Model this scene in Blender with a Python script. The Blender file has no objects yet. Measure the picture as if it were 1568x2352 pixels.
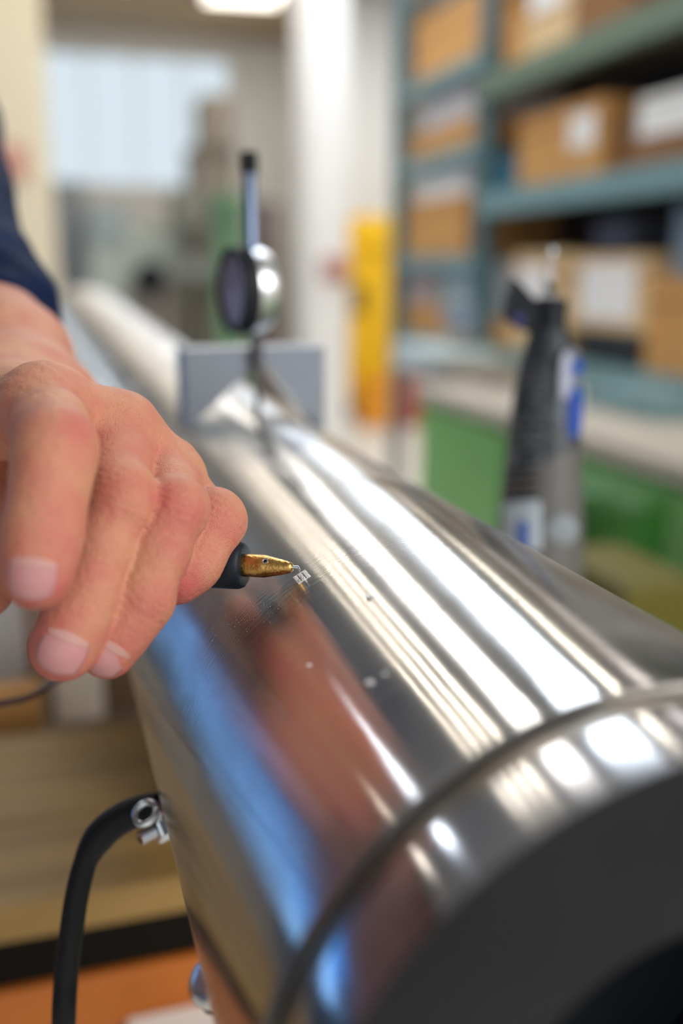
import bpy, bmesh, math, random
import numpy as np
from mathutils import Vector, Matrix

random.seed(7)
rng = np.random.default_rng(7)
SC = bpy.context.scene
COL = SC.collection
PI = math.pi

# ------------------------------------------------------------------ camera
# world frame: +Y runs along the steel cylinder, +X to the right, +Z up, metres
FPX = 2287.0                      # 35 mm lens on a 24 x 36 mm frame, 1568 x 2352
CAM = Vector((-0.118329, 0.0, 1.22204))
MW = Matrix(((0.95757563, 0.06771937, -0.28011249),
             (-0.28818209, 0.2250189, -0.93076183),
             (0.0, 0.97199824, 0.23498812)))          # camera axes -> world
cd = bpy.data.cameras.new('camera')
cam = bpy.data.objects.new('camera', cd)
COL.objects.link(cam)
cam.matrix_world = Matrix.Translation(CAM) @ MW.to_4x4()
cd.sensor_fit = 'VERTICAL'
cd.sensor_height = 36.0
cd.lens = 35.0
cd.clip_start = 0.01
cd.clip_end = 60
cd.dof.use_dof = True
cd.dof.focus_distance = 0.318
cd.dof.aperture_fstop = 3.3
SC.camera = cam

# ------------------------------------------------------------------ world, exposure
W = bpy.data.worlds.new('world')
SC.world = W
W.use_nodes = True
bg = W.node_tree.nodes['Background']
bg.inputs[0].default_value = (0.93, 0.96, 1.0, 1)
bg.inputs[1].default_value = 0.72
ld = bpy.data.lights.new('added_light_behind', 'AREA')     # added area lamp behind the camera, to the right, for contrast on the hand
ld.shape = 'RECTANGLE'; ld.size = 1.6; ld.size_y = 1.2; ld.color = (1.0, 0.97, 0.93)
lo_ = bpy.data.objects.new('added_light_behind', ld)
COL.objects.link(lo_)
lo_.location = (1.5, -1.3, 2.3)
lo_.rotation_euler = (Vector((-0.1, 0.3, 1.15)) - Vector(lo_.location)).to_track_quat('-Z', 'Y').to_euler()
ld.energy = 37
SC.view_settings.view_transform = 'Standard'
SC.view_settings.look = 'None'
SC.view_settings.gamma = 1.0
SC.view_settings.use_curve_mapping = False
SC.view_settings.exposure = 0.55


# ------------------------------------------------------------------ maths helpers
def wray(px, py):
    v = MW @ Vector(((px - 784) / FPX, -(py - 1176) / FPX, -1.0))
    return v


def at(px, py, D=None, X=None, Y=None, Z=None):
    """3-D point seen at a pixel of the photograph, at camera depth D or on a world plane."""
    v = wray(px, py)
    if D is not None:
        s = D
    elif X is not None:
        s = (X - CAM.x) / v.x
    elif Y is not None:
        s = (Y - CAM.y) / v.y
    else:
        s = (Z - CAM.z) / v.z
    return CAM + s * v


AX_Z, RAD = 1.05, 0.0884           # axis height and radius of the cylinder


def on_cyl(px, py, R=RAD):
    v = wray(px, py)
    ox, oz = CAM.x, CAM.z - AX_Z
    A = v.x ** 2 + v.z ** 2
    B = 2 * (ox * v.x + oz * v.z)
    c = ox * ox + oz * oz - R * R
    D = B * B - 4 * A * c
    s = (-B - math.sqrt(max(D, 0))) / 2 / A
    return CAM + s * v


# ------------------------------------------------------------------ materials
def mat(name, col, rough=0.5, metal=0.0, spec=0.5, noise=0.0, nscale=20, bump=0.0, bscale=200,
        emit=None, estr=0.0, coat=0.0, alpha=1.0, trans=0.0):
    m = bpy.data.materials.new(name)
    m.use_nodes = True
    nt = m.node_tree
    b = nt.nodes['Principled BSDF']
    b.inputs['Base Color'].default_value = (*col, 1)
    b.inputs['Roughness'].default_value = rough
    b.inputs['Metallic'].default_value = metal
    b.inputs['Specular IOR Level'].default_value = spec
    b.inputs['Coat Weight'].default_value = coat
    b.inputs['Transmission Weight'].default_value = trans
    tc = nt.nodes.new('ShaderNodeTexCoord')
    if noise > 0:
        n = nt.nodes.new('ShaderNodeTexNoise')
        n.inputs['Scale'].default_value = nscale
        n.inputs['Detail'].default_value = 5
        nt.links.new(tc.outputs['Object'], n.inputs['Vector'])
        r = nt.nodes.new('ShaderNodeMapRange')
        r.inputs[1].default_value = 0.3
        r.inputs[2].default_value = 0.7
        r.inputs[3].default_value = 1 - noise
        r.inputs[4].default_value = 1 + noise
        nt.links.new(n.outputs['Fac'], r.inputs[0])
        mx = nt.nodes.new('ShaderNodeMix')
        mx.data_type = 'RGBA'
        mx.blend_type = 'MULTIPLY'
        mx.inputs[0].default_value = 1
        mx.inputs[6].default_value = (*col, 1)
        nt.links.new(r.outputs[0], mx.inputs[7])
        nt.links.new(mx.outputs[2], b.inputs['Base Color'])
    if bump > 0:
        n2 = nt.nodes.new('ShaderNodeTexNoise')
        n2.inputs['Scale'].default_value = bscale
        n2.inputs['Detail'].default_value = 4
        nt.links.new(tc.outputs['Object'], n2.inputs['Vector'])
        bp = nt.nodes.new('ShaderNodeBump')
        bp.inputs['Strength'].default_value = bump
        bp.inputs['Distance'].default_value = 0.001
        nt.links.new(n2.outputs['Fac'], bp.inputs['Height'])
        nt.links.new(bp.outputs[0], b.inputs['Normal'])
    if emit:
        b.inputs['Emission Color'].default_value = (*emit, 1)
        b.inputs['Emission Strength'].default_value = estr
    return m


def glow(name, col, s):
    m = bpy.data.materials.new(name)
    m.use_nodes = True
    nt = m.node_tree
    nt.nodes.remove(nt.nodes['Principled BSDF'])
    e = nt.nodes.new('ShaderNodeEmission')
    e.inputs[0].default_value = (*col, 1)
    e.inputs[1].default_value = s
    nt.links.new(e.outputs[0], nt.nodes['Material Output'].inputs[0])
    return m


# ------------------------------------------------------------------ mesh helpers
def link(o, parent=None):
    COL.objects.link(o)
    if parent is not None:
        o.parent = parent
    return o


def obj(name, bm, m, parent=None, smooth=False, sharp=None):
    me = bpy.data.meshes.new(name)
    bm.normal_update()
    bm.to_mesh(me)
    bm.free()
    if m is not None:
        me.materials.append(m)
    if smooth:
        me.polygons.foreach_set('use_smooth', [True] * len(me.polygons))
        if sharp:
            me.set_sharp_from_angle(angle=math.radians(sharp))
    o = bpy.data.objects.new(name, me)
    return link(o, parent)


def empty(name, loc=(0, 0, 0)):
    o = bpy.data.objects.new(name, None)
    o.empty_display_size = 0.02
    o.location = loc
    COL.objects.link(o)
    return o


def tag(o, label=None, cat=None, group=None, kind=None):
    if label: o['label'] = label
    if cat: o['category'] = cat
    if group: o['group'] = group
    if kind: o['kind'] = kind
    return o


def thing(name, label, cat, group=None):
    return tag(empty(name), label, cat, group)


def box(bm, x0, x1, y0, y1, z0, z1, bev=0.0, M=None):
    r = bmesh.ops.create_cube(bm, size=1.0)
    vs = r['verts']
    for v in vs:
        v.co = Vector(((x0 + x1) / 2 + v.co.x * (x1 - x0), (y0 + y1) / 2 + v.co.y * (y1 - y0),
                       (z0 + z1) / 2 + v.co.z * (z1 - z0)))
    es = list({e for v in vs for e in v.link_edges})
    if bev > 0:
        r2 = bmesh.ops.bevel(bm, geom=es, offset=bev, segments=2, affect='EDGES', profile=0.6)
        vs = list({v for f in r2['faces'] for v in f.verts} | {v for v in vs if v.is_valid})
    if M is not None:
        for v in vs:
            v.co = M @ v.co
    return vs


def lathe(bm, prof, seg=48, M=Matrix.Identity(4), cap0=False, cap1=False):
    """prof = [(radius, height)] about local Z, then moved by M."""
    rings = []
    for r, h in prof:
        if r < 1e-7:
            rings.append([bm.verts.new(M @ Vector((0, 0, h)))])
        else:
            rings.append([bm.verts.new(M @ Vector((r * math.cos(2 * PI * k / seg), r * math.sin(2 * PI * k / seg), h)))
                          for k in range(seg)])
    for a, b in zip(rings, rings[1:]):
        for k in range(seg):
            k2 = (k + 1) % seg
            if len(a) == 1 and len(b) == 1:
                continue
            if len(a) == 1:
                bm.faces.new((a[0], b[k2], b[k]))
            elif len(b) == 1:
                bm.faces.new((a[k], a[k2], b[0]))
            else:
                bm.faces.new((a[k], a[k2], b[k2], b[k]))
    if cap0 and len(rings[0]) > 1: bm.faces.new(list(reversed(rings[0])))
    if cap1 and len(rings[-1]) > 1: bm.faces.new(rings[-1])
    return rings


def axis_M(p, q):
    """matrix whose Z runs from p to q, origin at p"""
    d = (Vector(q) - Vector(p)).normalized()
    return Matrix.Translation(p) @ d.to_track_quat('Z', 'Y').to_matrix().to_4x4()


def catmull(pts, n=8):
    P = [Vector(p) for p in pts]
    P = [2 * P[0] - P[1]] + P + [2 * P[-1] - P[-2]]
    out = []
    for i in range(1, len(P) - 2):
        for k in range(n):
            t = k / n
            a, b, c, d = P[i - 1], P[i], P[i + 1], P[i + 2]
            out.append(0.5 * ((2 * b) + (c - a) * t + (2 * a - 5 * b + 4 * c - d) * t * t + (3 * b - a - 3 * c + d) * t ** 3))
    out.append(P[-2])
    return out


def tube(bm, pts, rad, seg=16, cap=True):
    n = len(pts)
    rads = rad if isinstance(rad, (list, tuple)) else [rad] * n
    T0 = (pts[1] - pts[0]).normalized()
    up = T0.orthogonal().normalized()
    rings = []
    for i, p in enumerate(pts):
        T = (pts[min(i + 1, n - 1)] - pts[max(i - 1, 0)]).normalized()
        up = (up - T * up.dot(T)).normalized()
        s = T.cross(up)
        rings.append([bm.verts.new(p + rads[i] * (math.cos(2 * PI * k / seg) * up + math.sin(2 * PI * k / seg) * s)) for k in range(seg)])
    for a, b in zip(rings, rings[1:]):
        for k in range(seg):
            bm.faces.new((a[k], a[(k + 1) % seg], b[(k + 1) % seg], b[k]))
    if cap:
        bm.faces.new(list(reversed(rings[0])))
        bm.faces.new(rings[-1])
    return rings


# ------------------------------------------------------------------ palette
M_floor = mat('floor_concrete', (0.78, 0.72, 0.62), 0.5, noise=0.06, nscale=3)
M_wall = mat('wall_paint', (0.86, 0.83, 0.76), 0.8, noise=0.03, nscale=4)
M_white = mat('white_paint', (0.86, 0.85, 0.82), 0.6)
M_cream = mat('cream_paint', (0.80, 0.70, 0.50), 0.7, noise=0.03)
M_ceil = mat('ceiling_board', (0.46, 0.47, 0.49), 0.9, noise=0.05, nscale=2)
M_maroon = mat('maroon_cladding', (0.15, 0.075, 0.07), 0.8, noise=0.15, nscale=2)
M_navyw = mat('navy_panel', (0.03, 0.055, 0.11), 0.7)
M_green = mat('green_lacquer', (0.19, 0.47, 0.12), 0.4, noise=0.08, nscale=5)
M_dgreen = mat('dark_green', (0.03, 0.13, 0.02), 0.5)
M_teal = mat('teal_steel', (0.17, 0.30, 0.31), 0.5, noise=0.06)
M_tealg = mat('green_grey_steel', (0.13, 0.19, 0.13), 0.5)
M_card = mat('cardboard', (0.64, 0.33, 0.10), 0.8, noise=0.08, nscale=8)
M_card2 = mat('pale_cardboard', (0.74, 0.52, 0.27), 0.8, noise=0.06, nscale=8)
M_card3 = mat('brown_cardboard', (0.28, 0.13, 0.045), 0.85, noise=0.08)
M_paper = mat('white_paper', (0.92, 0.91, 0.87), 0.7)
M_dark = mat('dark_plastic', (0.008, 0.010, 0.014), 0.6, spec=0.25)
M_black = mat('black_rubber', (0.008, 0.009, 0.011), 0.6, spec=0.25, bump=0.3, bscale=600)
M_yellow = mat('yellow_enamel', (1.0, 0.58, 0.0), 0.4, noise=0.05)
M_orange = mat('orange_enamel', (0.42, 0.11, 0.006), 0.45, noise=0.08)
M_red = mat('red_plastic', (0.45, 0.06, 0.03), 0.5)
M_grey = mat('grey_paint', (0.30, 0.31, 0.30), 0.5, noise=0.06)
M_ggrey = mat('grey_green_paint', (0.52, 0.57, 0.49), 0.5, noise=0.08, nscale=6)
M_taupe = mat('taupe_paint', (0.24, 0.20, 0.15), 0.6, noise=0.08, nscale=6)
M_blue = mat('blue_plastic', (0.003, 0.06, 0.38), 0.35)
M_tblue = mat('teal_blue_plastic', (0.02, 0.14, 0.22), 0.5)
M_bench = mat('bench_top', (0.52, 0.46, 0.37), 0.6, noise=0.05)
M_chrome = mat('chrome', (0.78, 0.80, 0.82), 0.12, metal=1)
M_zinc = mat('zinc_plate', (0.62, 0.66, 0.70), 0.25, metal=1)
M_copper = mat('copper_washer', (0.30, 0.11, 0.04), 0.4, metal=0.8)

# wood with grain along X
M_wood = mat('bench_wood', (0.42, 0.27, 0.11), 0.5)
nt = M_wood.node_tree
b = nt.nodes['Principled BSDF']
tc = nt.nodes.new('ShaderNodeTexCoord')
mp = nt.nodes.new('ShaderNodeMapping')
mp.inputs['Scale'].default_value = (2.0, 30, 30)
nz = nt.nodes.new('ShaderNodeTexNoise')
nz.inputs['Scale'].default_value = 1.5
nz.inputs['Detail'].default_value = 6
rp = nt.nodes.new('ShaderNodeValToRGB')
rp.color_ramp.elements[0].position = 0.3
rp.color_ramp.elements[0].color = (0.19, 0.105, 0.016, 1)
rp.color_ramp.elements[1].position = 0.7
rp.color_ramp.elements[1].color = (0.45, 0.275, 0.085, 1)
nt.links.new(tc.outputs['Object'], mp.inputs[0])
nt.links.new(mp.outputs[0], nz.inputs['Vector'])
nt.links.new(nz.outputs['Fac'], rp.inputs[0])
nt.links.new(rp.outputs[0], b.inputs['Base Color'])


def steel(name, col=(0.60, 0.585, 0.565), rough=0.175, aniso=1.0, scratch=1.0):
    """turned and ground steel: hairlines run round the Y axis, streaks stretch along it"""
    m = bpy.data.materials.new(name)
    m.use_nodes = True
    nt = m.node_tree
    b = nt.nodes['Principled BSDF']
    b.inputs['Metallic'].default_value = 1
    b.inputs['Base Color'].default_value = (*col, 1)
    b.inputs['Anisotropic'].default_value = aniso
    b.inputs['Anisotropic Rotation'].default_value = 0.25
    tg = nt.nodes.new('ShaderNodeTangent')
    tg.direction_type = 'RADIAL'
    tg.axis = 'Y'
    nt.links.new(tg.outputs[0], b.inputs['Tangent'])
    tc = nt.nodes.new('ShaderNodeTexCoord')
    sx = nt.nodes.new('ShaderNodeSeparateXYZ')
    nt.links.new(tc.outputs['Object'], sx.inputs[0])
    an = nt.nodes.new('ShaderNodeMath'); an.operation = 'ARCTAN2'
    nt.links.new(sx.outputs['Z'], an.inputs[0]); nt.links.new(sx.outputs['X'], an.inputs[1])
    # hairlines: noise very fine along Y, long round the circumference, with a slight helix
    hx = nt.nodes.new('ShaderNodeMath'); hx.operation = 'MULTIPLY'; hx.inputs[1].default_value = 5.0
    nt.links.new(an.outputs[0], hx.inputs[0])
    hy = nt.nodes.new('ShaderNodeMath'); hy.operation = 'MULTIPLY'; hy.inputs[1].default_value = 1300.0
    yy = nt.nodes.new('ShaderNodeMath'); yy.operation = 'MULTIPLY_ADD'; yy.inputs[1].default_value = 0.0008
    nt.links.new(an.outputs[0], yy.inputs[0]); nt.links.new(sx.outputs['Y'], yy.inputs[2])
    nt.links.new(yy.outputs[0], hy.inputs[0])
    cb = nt.nodes.new('ShaderNodeCombineXYZ')
    nt.links.new(hx.outputs[0], cb.inputs[0]); nt.links.new(hy.outputs[0], cb.inputs[1])
    n = nt.nodes.new('ShaderNodeTexNoise')
    n.inputs['Scale'].default_value = 1.0
    n.inputs['Detail'].default_value = 1.5
    nt.links.new(cb.outputs[0], n.inputs['Vector'])
    hx2 = nt.nodes.new('ShaderNodeMath'); hx2.operation = 'MULTIPLY'; hx2.inputs[1].default_value = 16.0
    nt.links.new(an.outputs[0], hx2.inputs[0])
    hy2 = nt.nodes.new('ShaderNodeMath'); hy2.operation = 'MULTIPLY'; hy2.inputs[1].default_value = 1900.0
    nt.links.new(yy.outputs[0], hy2.inputs[0])
    cb2 = nt.nodes.new('ShaderNodeCombineXYZ')
    nt.links.new(hx2.outputs[0], cb2.inputs[0]); nt.links.new(hy2.outputs[0], cb2.inputs[1])
    nb = nt.nodes.new('ShaderNodeTexNoise'); nb.inputs['Scale'].default_value = 1.0; nb.inputs['Detail'].default_value = 1.0
    nt.links.new(cb2.outputs[0], nb.inputs['Vector'])
    sm = nt.nodes.new('ShaderNodeMath'); sm.operation = 'MULTIPLY_ADD'; sm.inputs[1].default_value = 0.3
    nt.links.new(nb.outputs['Fac'], sm.inputs[0]); nt.links.new(n.outputs['Fac'], sm.inputs[2])
    bp = nt.nodes.new('ShaderNodeBump')
    bp.inputs['Strength'].default_value = scratch
    bp.inputs['Distance'].default_value = 0.00008
    nt.links.new(sm.outputs[0], bp.inputs['Height'])
    nt.links.new(bp.outputs[0], b.inputs['Normal'])
    # patchy polish
    n2 = nt.nodes.new('ShaderNodeTexNoise')
    n2.inputs['Scale'].default_value = 22
    n2.inputs['Detail'].default_value = 6
    nt.links.new(tc.outputs['Object'], n2.inputs['Vector'])
    r = nt.nodes.new('ShaderNodeMapRange')
    r.inputs[1].default_value = 0.3; r.inputs[2].default_value = 0.7
    r.inputs[3].default_value = rough * 0.75; r.inputs[4].default_value = rough * 1.3
    nt.links.new(n2.outputs['Fac'], r.inputs[0])
    nt.links.new(r.outputs[0], b.inputs['Roughness'])
    return m


M_steel = steel('ground_steel')
M_steel2 = mat('milled_steel', (0.23, 0.25, 0.28), 0.38, metal=1, noise=0.05, bump=0.1, bscale=900)
M_brass = mat('turned_brass', (0.52, 0.30, 0.09), 0.30, metal=1, noise=0.25, nscale=500, bump=0.25, bscale=900)
M_face = mat('blackened_steel', (0.011, 0.0115, 0.0135), 0.6, spec=0.2, metal=0.0, noise=0.25, nscale=25)
M_burr = mat('engraved_burr', (0.80, 0.78, 0.76), 0.35, metal=0.9, noise=0.5, nscale=2500, bump=1.0, bscale=2500)

# ------------------------------------------------------------------ the room
HC = 3.45


def struct(name, bm, m, parent=None):
    o = obj(name, bm, m, parent)
    if parent is None: o['kind'] = 'structure'
    return o


bm = bmesh.new(); box(bm, -3.2, 3.6, -3.0, 12.2, -0.1, 0.0); struct('floor', bm, M_floor)
bm = bmesh.new(); box(bm, -3.2, 3.6, -3.0, 12.2, HC, HC + 0.1); struct('ceiling', bm, M_ceil)
bm = bmesh.new(); box(bm, -3.2, 3.6, 8.9, 10.0, HC - 0.12, HC); struct('trim_4', bm, mat('tan_soffit', (0.48, 0.36, 0.22), 0.9))
# right wall
bm = bmesh.new(); box(bm, 3.5, 3.6, -3.0, 12.2, 0, HC); struct('wall_right', bm, M_wall)
# left wall with a long blue-lit window band
bm = bmesh.new()
box(bm, -3.2, -3.1, -3.0, 12.2, 0, 0.70)
box(bm, -3.2, -3.1, -3.0, 2.6, 0.70, 1.30)
box(bm, -3.2, -3.1, 9.6, 12.2, 0.70, 1.30)
struct('wall_left', bm, M_navyw)
bm = bmesh.new(); box(bm, -3.2, -3.1, -3.0, 12.2, 1.30, HC)
o = struct('trim_1', bm, M_maroon)
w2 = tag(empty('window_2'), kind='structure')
bm = bmesh.new(); box(bm, -3.18, -3.16, 2.6, 9.6, 0.72, 1.30)
obj('pane', bm, glow('blue_sky_pane', (0.02, 0.20, 0.70), 1.0), w2)
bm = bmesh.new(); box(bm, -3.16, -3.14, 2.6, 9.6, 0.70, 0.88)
obj('added_sill_glow', bm, glow('sill_glow_blue', (0.26, 0.54, 1.0), 3.2), w2)  # added glowing sill strip, puts the bright blue edge on the steel
# back wall with a large bright window
WX0, WX1, WZ0, WZ1 = 0.02, 1.78, 1.98, 3.18
bm = bmesh.new()
box(bm, -3.2, -1.9, 10.0, 10.1, 0, HC)
box(bm, -0.42, WX0, 10.0, 10.1, 0, HC)
box(bm, -1.9, -0.42, 10.0, 10.1, 0, 1.2)
box(bm, -1.9, -0.42, 10.0, 10.1, WZ1, HC)
box(bm, WX1, 3.6, 10.0, 10.1, 0, HC)
box(bm, WX0, WX1, 10.0, 10.1, 0, WZ0)
box(bm, WX0, WX1, 10.0, 10.1, WZ1, HC)
struct('wall_back', bm, M_wall)
w1 = tag(empty('window_1'), kind='structure')
M_day = glow('daylight_pane', (0.60, 0.69, 0.75), 0.80)
npan = 4
for k in range(npan):
    a = WX0 + (WX1 - WX0) * k / npan; c = WX0 + (WX1 - WX0) * (k + 1) / npan
    bm = bmesh.new(); box(bm, a + 0.015, c - 0.015, 10.06, 10.07, WZ0 + 0.02, WZ1 - 0.02)
    obj('pane', bm, M_day, w1)
bm = bmesh.new()
for k in range(npan + 1):
    x = WX0 + (WX1 - WX0) * k / npan; box(bm, x - 0.008, x + 0.008, 10.02, 10.08, WZ0, WZ1)
box(bm, WX0, WX1, 10.02, 10.08, WZ0, WZ0 + 0.04); box(bm, WX0, WX1, 10.02, 10.08, WZ1 - 0.04, WZ1)
obj('window_frame', bm, M_white, w1)
w3 = tag(empty('window_3'), kind='structure')
for k in range(3):
    a = -1.9 + 1.48 * k / 3
    bm = bmesh.new(); box(bm, a + 0.012, a + 1.48 / 3 - 0.012, 10.06, 10.07, 1.22, WZ1 - 0.02); obj('pane', bm, M_day, w3)
bm = bmesh.new()
for k in range(4):
    x = -1.9 + 1.48 * k / 3; box(bm, x - 0.012, x + 0.012, 10.02, 10.08, 1.2, WZ1)
obj('window_frame', bm, M_white, w3)
q0 = at(800, 300, Y=8.75).x; q1 = at(935, 300, Y=8.75).x
bm = bmesh.new(); box(bm, q0 - 0.25, q1, 8.75, 8.85, 0, HC); struct('wall_partition', bm, M_white)
# cream pillar on the left, white pillar in the middle
p0 = at(-25, 300, Y=6.0).x; p1 = at(112, 300, Y=6.0).x
bm = bmesh.new(); box(bm, p0, p1, 6.0, 6.5, 0, HC, 0.01); struct('trim_2', bm, M_cream)
p0 = at(706, 300, Y=6.6).x; p1 = at(800, 300, Y=6.6).x
bm = bmesh.new(); box(bm, p0, p1, 6.6, 6.95, 0, HC, 0.01); struct('trim_3', bm, M_white)


# ------------------------------------------------------------------ ceiling lights (read off the streaks on the steel)
def ceiling_light(x0, y0, x1, y1, w, col, s, label, group='strip lights along the ceiling', z=3.38):
    root = thing('ceiling_light', label, 'ceiling light', group)
    root.location = ((x0 + x1) / 2, (y0 + y1) / 2, HC)
    L = math.hypot(x1 - x0, y1 - y0)
    root.rotation_euler = (0, 0, math.atan2(y1 - y0, x1 - x0) - PI / 2)
    bm = bmesh.new()
    box(bm, -w / 2 - 0.012, w / 2 + 0.012, -L / 2 - 0.015, L / 2 + 0.015, z - HC + 0.015, 0.0, 0.004)
    obj('housing', bm, M_white, root)
    bm = bmesh.new()
    box(bm, -w / 2, w / 2, -L / 2, L / 2, z - HC, z - HC + 0.02, 0.004)
    obj('diffuser', bm, glow('lamp_diffuser', col, s), root)
    return root


warm, cool, neut = (1.0, 0.90, 0.76), (0.80, 0.89, 1.0), (1.0, 0.97, 0.94)
ceiling_light(-1.95, 3.0, -2.25, 6.9, 0.24, cool, 7, 'short cool strip light on the ceiling nearest the maroon cladding', z=3.38)
ceiling_light(-2.75, 3.2, -3.0, 7.4, 0.07, warm, 6, 'thin warm strip light high beside the maroon cladding', z=3.38)
ceiling_light(-0.88, 1.8, -0.50, 5.2, 0.035, warm, 3.5, 'thin warm strip light just left of the three-lamp row', z=3.38)
ceiling_light(-0.76, 1.8, 0.25, 8.6, 0.042, warm, 5, 'warm strip light, leftmost of the three-lamp row')
ceiling_light(-0.60, 1.8, 0.45, 8.6, 0.038, warm, 5, 'warm strip light in the middle of the three-lamp row')
ceiling_light(-0.44, 1.8, 0.72, 8.6, 0.062, warm, 5, 'warm strip light, rightmost of the three-lamp row')
ceiling_light(-0.04, 1.8, 1.52, 8.6, 0.34, neut, 4.5, 'wide white light panel over the middle of the room')
ceiling_light(0.62, 1.8, 2.70, 7.6, 0.55, cool, 5, 'widest cool light panel over the cardboard shelving')
ceiling_light(1.20, 1.9, 3.20, 6.9, 0.10, warm, 5, 'warm strip light right of the widest panel')
ceiling_light(1.90, 2.2, 3.3, 6.2, 0.14, (1, .9, .88), 2.5, 'pinkish strip light closest to the right wall')
a = at(470, 4, Z=3.36); c = at(640, 4, Z=3.36)
ceiling_light((a.x + c.x) / 2 - 0.12, 7.4, (a.x + c.x) / 2, 8.78, c.x - a.x, (1.0, .93, .8), 3.0, 'lit ceiling lamp cut by the top edge of the photo', z=3.36)

# ------------------------------------------------------------------ steel cylinder
YN, YF = 0.1655, 2.75              # near and far end of the main barrel
cyl = thing('steel_cylinder', 'large brushed steel cylinder running diagonally across the photo', 'cylinder')
cyl.location = (0, 0, AX_Z)
MY = Matrix.Rotation(-PI / 2, 4, 'X')      # local Z -> world +Y


def ylathe(name, prof, m, parent, seg=256, smooth=True, sharp=35):
    bm = bmesh.new()
    lathe(bm, prof, seg, MY)
    bmesh.ops.recalc_face_normals(bm, faces=bm.faces[:])
    return obj(name, bm, m, parent, smooth, sharp)


prof_b = [(0.0820, YN + 0.0002), (RAD - 0.0006, YN), (RAD - 0.0002, YN + 0.0004), (RAD, YN + 0.0014)]
prof_b += [(RAD, YN + 0.0014 + (0.62 - YN - 0.0014) * k / 24) for k in range(1, 25)]
RF = RAD + 0.020 * (YF - 0.62)                         # the barrel widens gently towards its far end
prof_b += [(RAD + (RF - RAD) * (k / 20) ** 1.1, 0.62 + (YF - 0.62) * k / 20) for k in range(1, 21)]
prof_b += [(RF - 0.002, YF + 0.001), (0.0, YF + 0.001)]
ylathe('barrel', prof_b, M_steel, cyl)
M_neck = steel('neck_steel', (0.17, 0.15, 0.125), 0.35, 0.5, 0.3)
ylathe('neck', [(0.0850, 0.1564), (0.0861, 0.1575), (0.0861, 0.1640), (0.0830, 0.1643), (0.0830, 0.1662)], M_neck, cyl)
M_collar = steel('collar_steel', (0.58, 0.58, 0.59), 0.16, 0.9, 0.2)
ylathe('collar', [(0.0846, 0.1570), (0.0872, 0.1568), (0.0877, 0.1562), (0.0877, 0.1380), (0.0876, 0.1378)], M_collar, cyl)
ylathe('end_face', [(0.0876, 0.1378), (0.0870, 0.1377), (0.052, 0.1382), (0.0505, 0.1390), (0.0500, 0.1395)], M_face, cyl)
ylathe('bore', [(0.0500, 0.1394), (0.0500, 0.200), (0.0, 0.200)], M_dark, cyl)
# --- the freshly engraved mark: raised burr around sunken strokes
mk = on_cyl(693, 1325)
nrm = Vector((mk.x, 0, mk.z - AX_Z)).normalized()
tz = Vector((0, 1, 0)); tx = tz.cross(nrm).normalized()
mkl = mk - Vector((0, 0, AX_Z))
bm = bmesh.new()
G = 26
hs, hl = 0.0024, 0.0040
ii = [[None] * (G + 1) for _ in range(G + 1)]
for i in range(G + 1):
    for j in range(G + 1):
        u, v = i / G * 2 - 1, j / G * 2 - 1
        e = max(abs(u), abs(v))
        h = 0.00018 * (1 - e ** 6) * (0.5 + rng.random()) - 0.00006
        if 0.25 < abs(u) < 0.42 and abs(v) < 0.7: h -= 0.0003
        if 0.0 < v < 0.14 and abs(u) < 0.7: h -= 0.0003
        q = mkl + tx * (u * hs * (1 + 0.08 * (rng.random() - .5))) + tz * (v * hl * (1 + 0.08 * (rng.random() - .5)))
        rad = Vector((q.x, 0, q.z))
        q = Vector((0, q.y, 0)) + rad.normalized() * (RAD + 0.00004 + h)
        ii[i][j] = bm.verts.new(q)
for i in range(G):
    for j in range(G):
        bm.faces.new((ii[i][j], ii[i + 1][j], ii[i + 1][j + 1], ii[i][j + 1]))
obj('engraved_mark', bm, M_burr, cyl)['label'] = 'small sparkling engraved square under the stylus'

# --- stands under the cylinder (mostly hidden by it)
for yy, zz in ((0.675, 0.8505), (2.3, 0.0005)):
    far = yy > 1
    lab = 'tall wooden stand under the far end of the steel cylinder' if far else 'wooden cradle under the near half of the steel cylinder'
    st = thing('cradle', lab, 'support')
    Rs = RAD + 0.0006 + ((RF - RAD) * ((yy + 0.03 - 0.62) / (YF - 0.62)) ** 1.1)
    zp = AX_Z - Rs - 0.008
    bm = bmesh.new()
    box(bm, -0.055, 0.055, yy - 0.03, yy + 0.03, zz, zp)
    if far:
        box(bm, -0.2, 0.2, yy - 0.2, yy + 0.2, zz, 0.04)
    obj('post', bm, M_wood, st)
    bm = bmesh.new()
    n = 10
    lo, hi = [], []
    for k in range(n + 1):
        x = -0.055 + 0.11 * k / n
        z = AX_Z - math.sqrt(Rs ** 2 - x * x)
        for s, L in ((-1, lo), (1, hi)):
            L.append((bm.verts.new((x, yy + s * 0.03, zp)), bm.verts.new((x, yy + s * 0.03, z))))
    for k in range(n):
        bm.faces.new((lo[k][0], lo[k + 1][0], lo[k + 1][1], lo[k][1]))
        bm.faces.new((hi[k][0], hi[k][1], hi[k + 1][1], hi[k + 1][0]))
        bm.faces.new((lo[k][1], lo[k + 1][1], hi[k + 1][1], hi[k][1]))
    bm.faces.new((lo[0][0], lo[0][1], hi[0][1], hi[0][0])); bm.faces.new((lo[n][0], hi[n][0], hi[n][1], lo[n][1]))
    obj('saddle', bm, M_wood, st)

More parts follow.
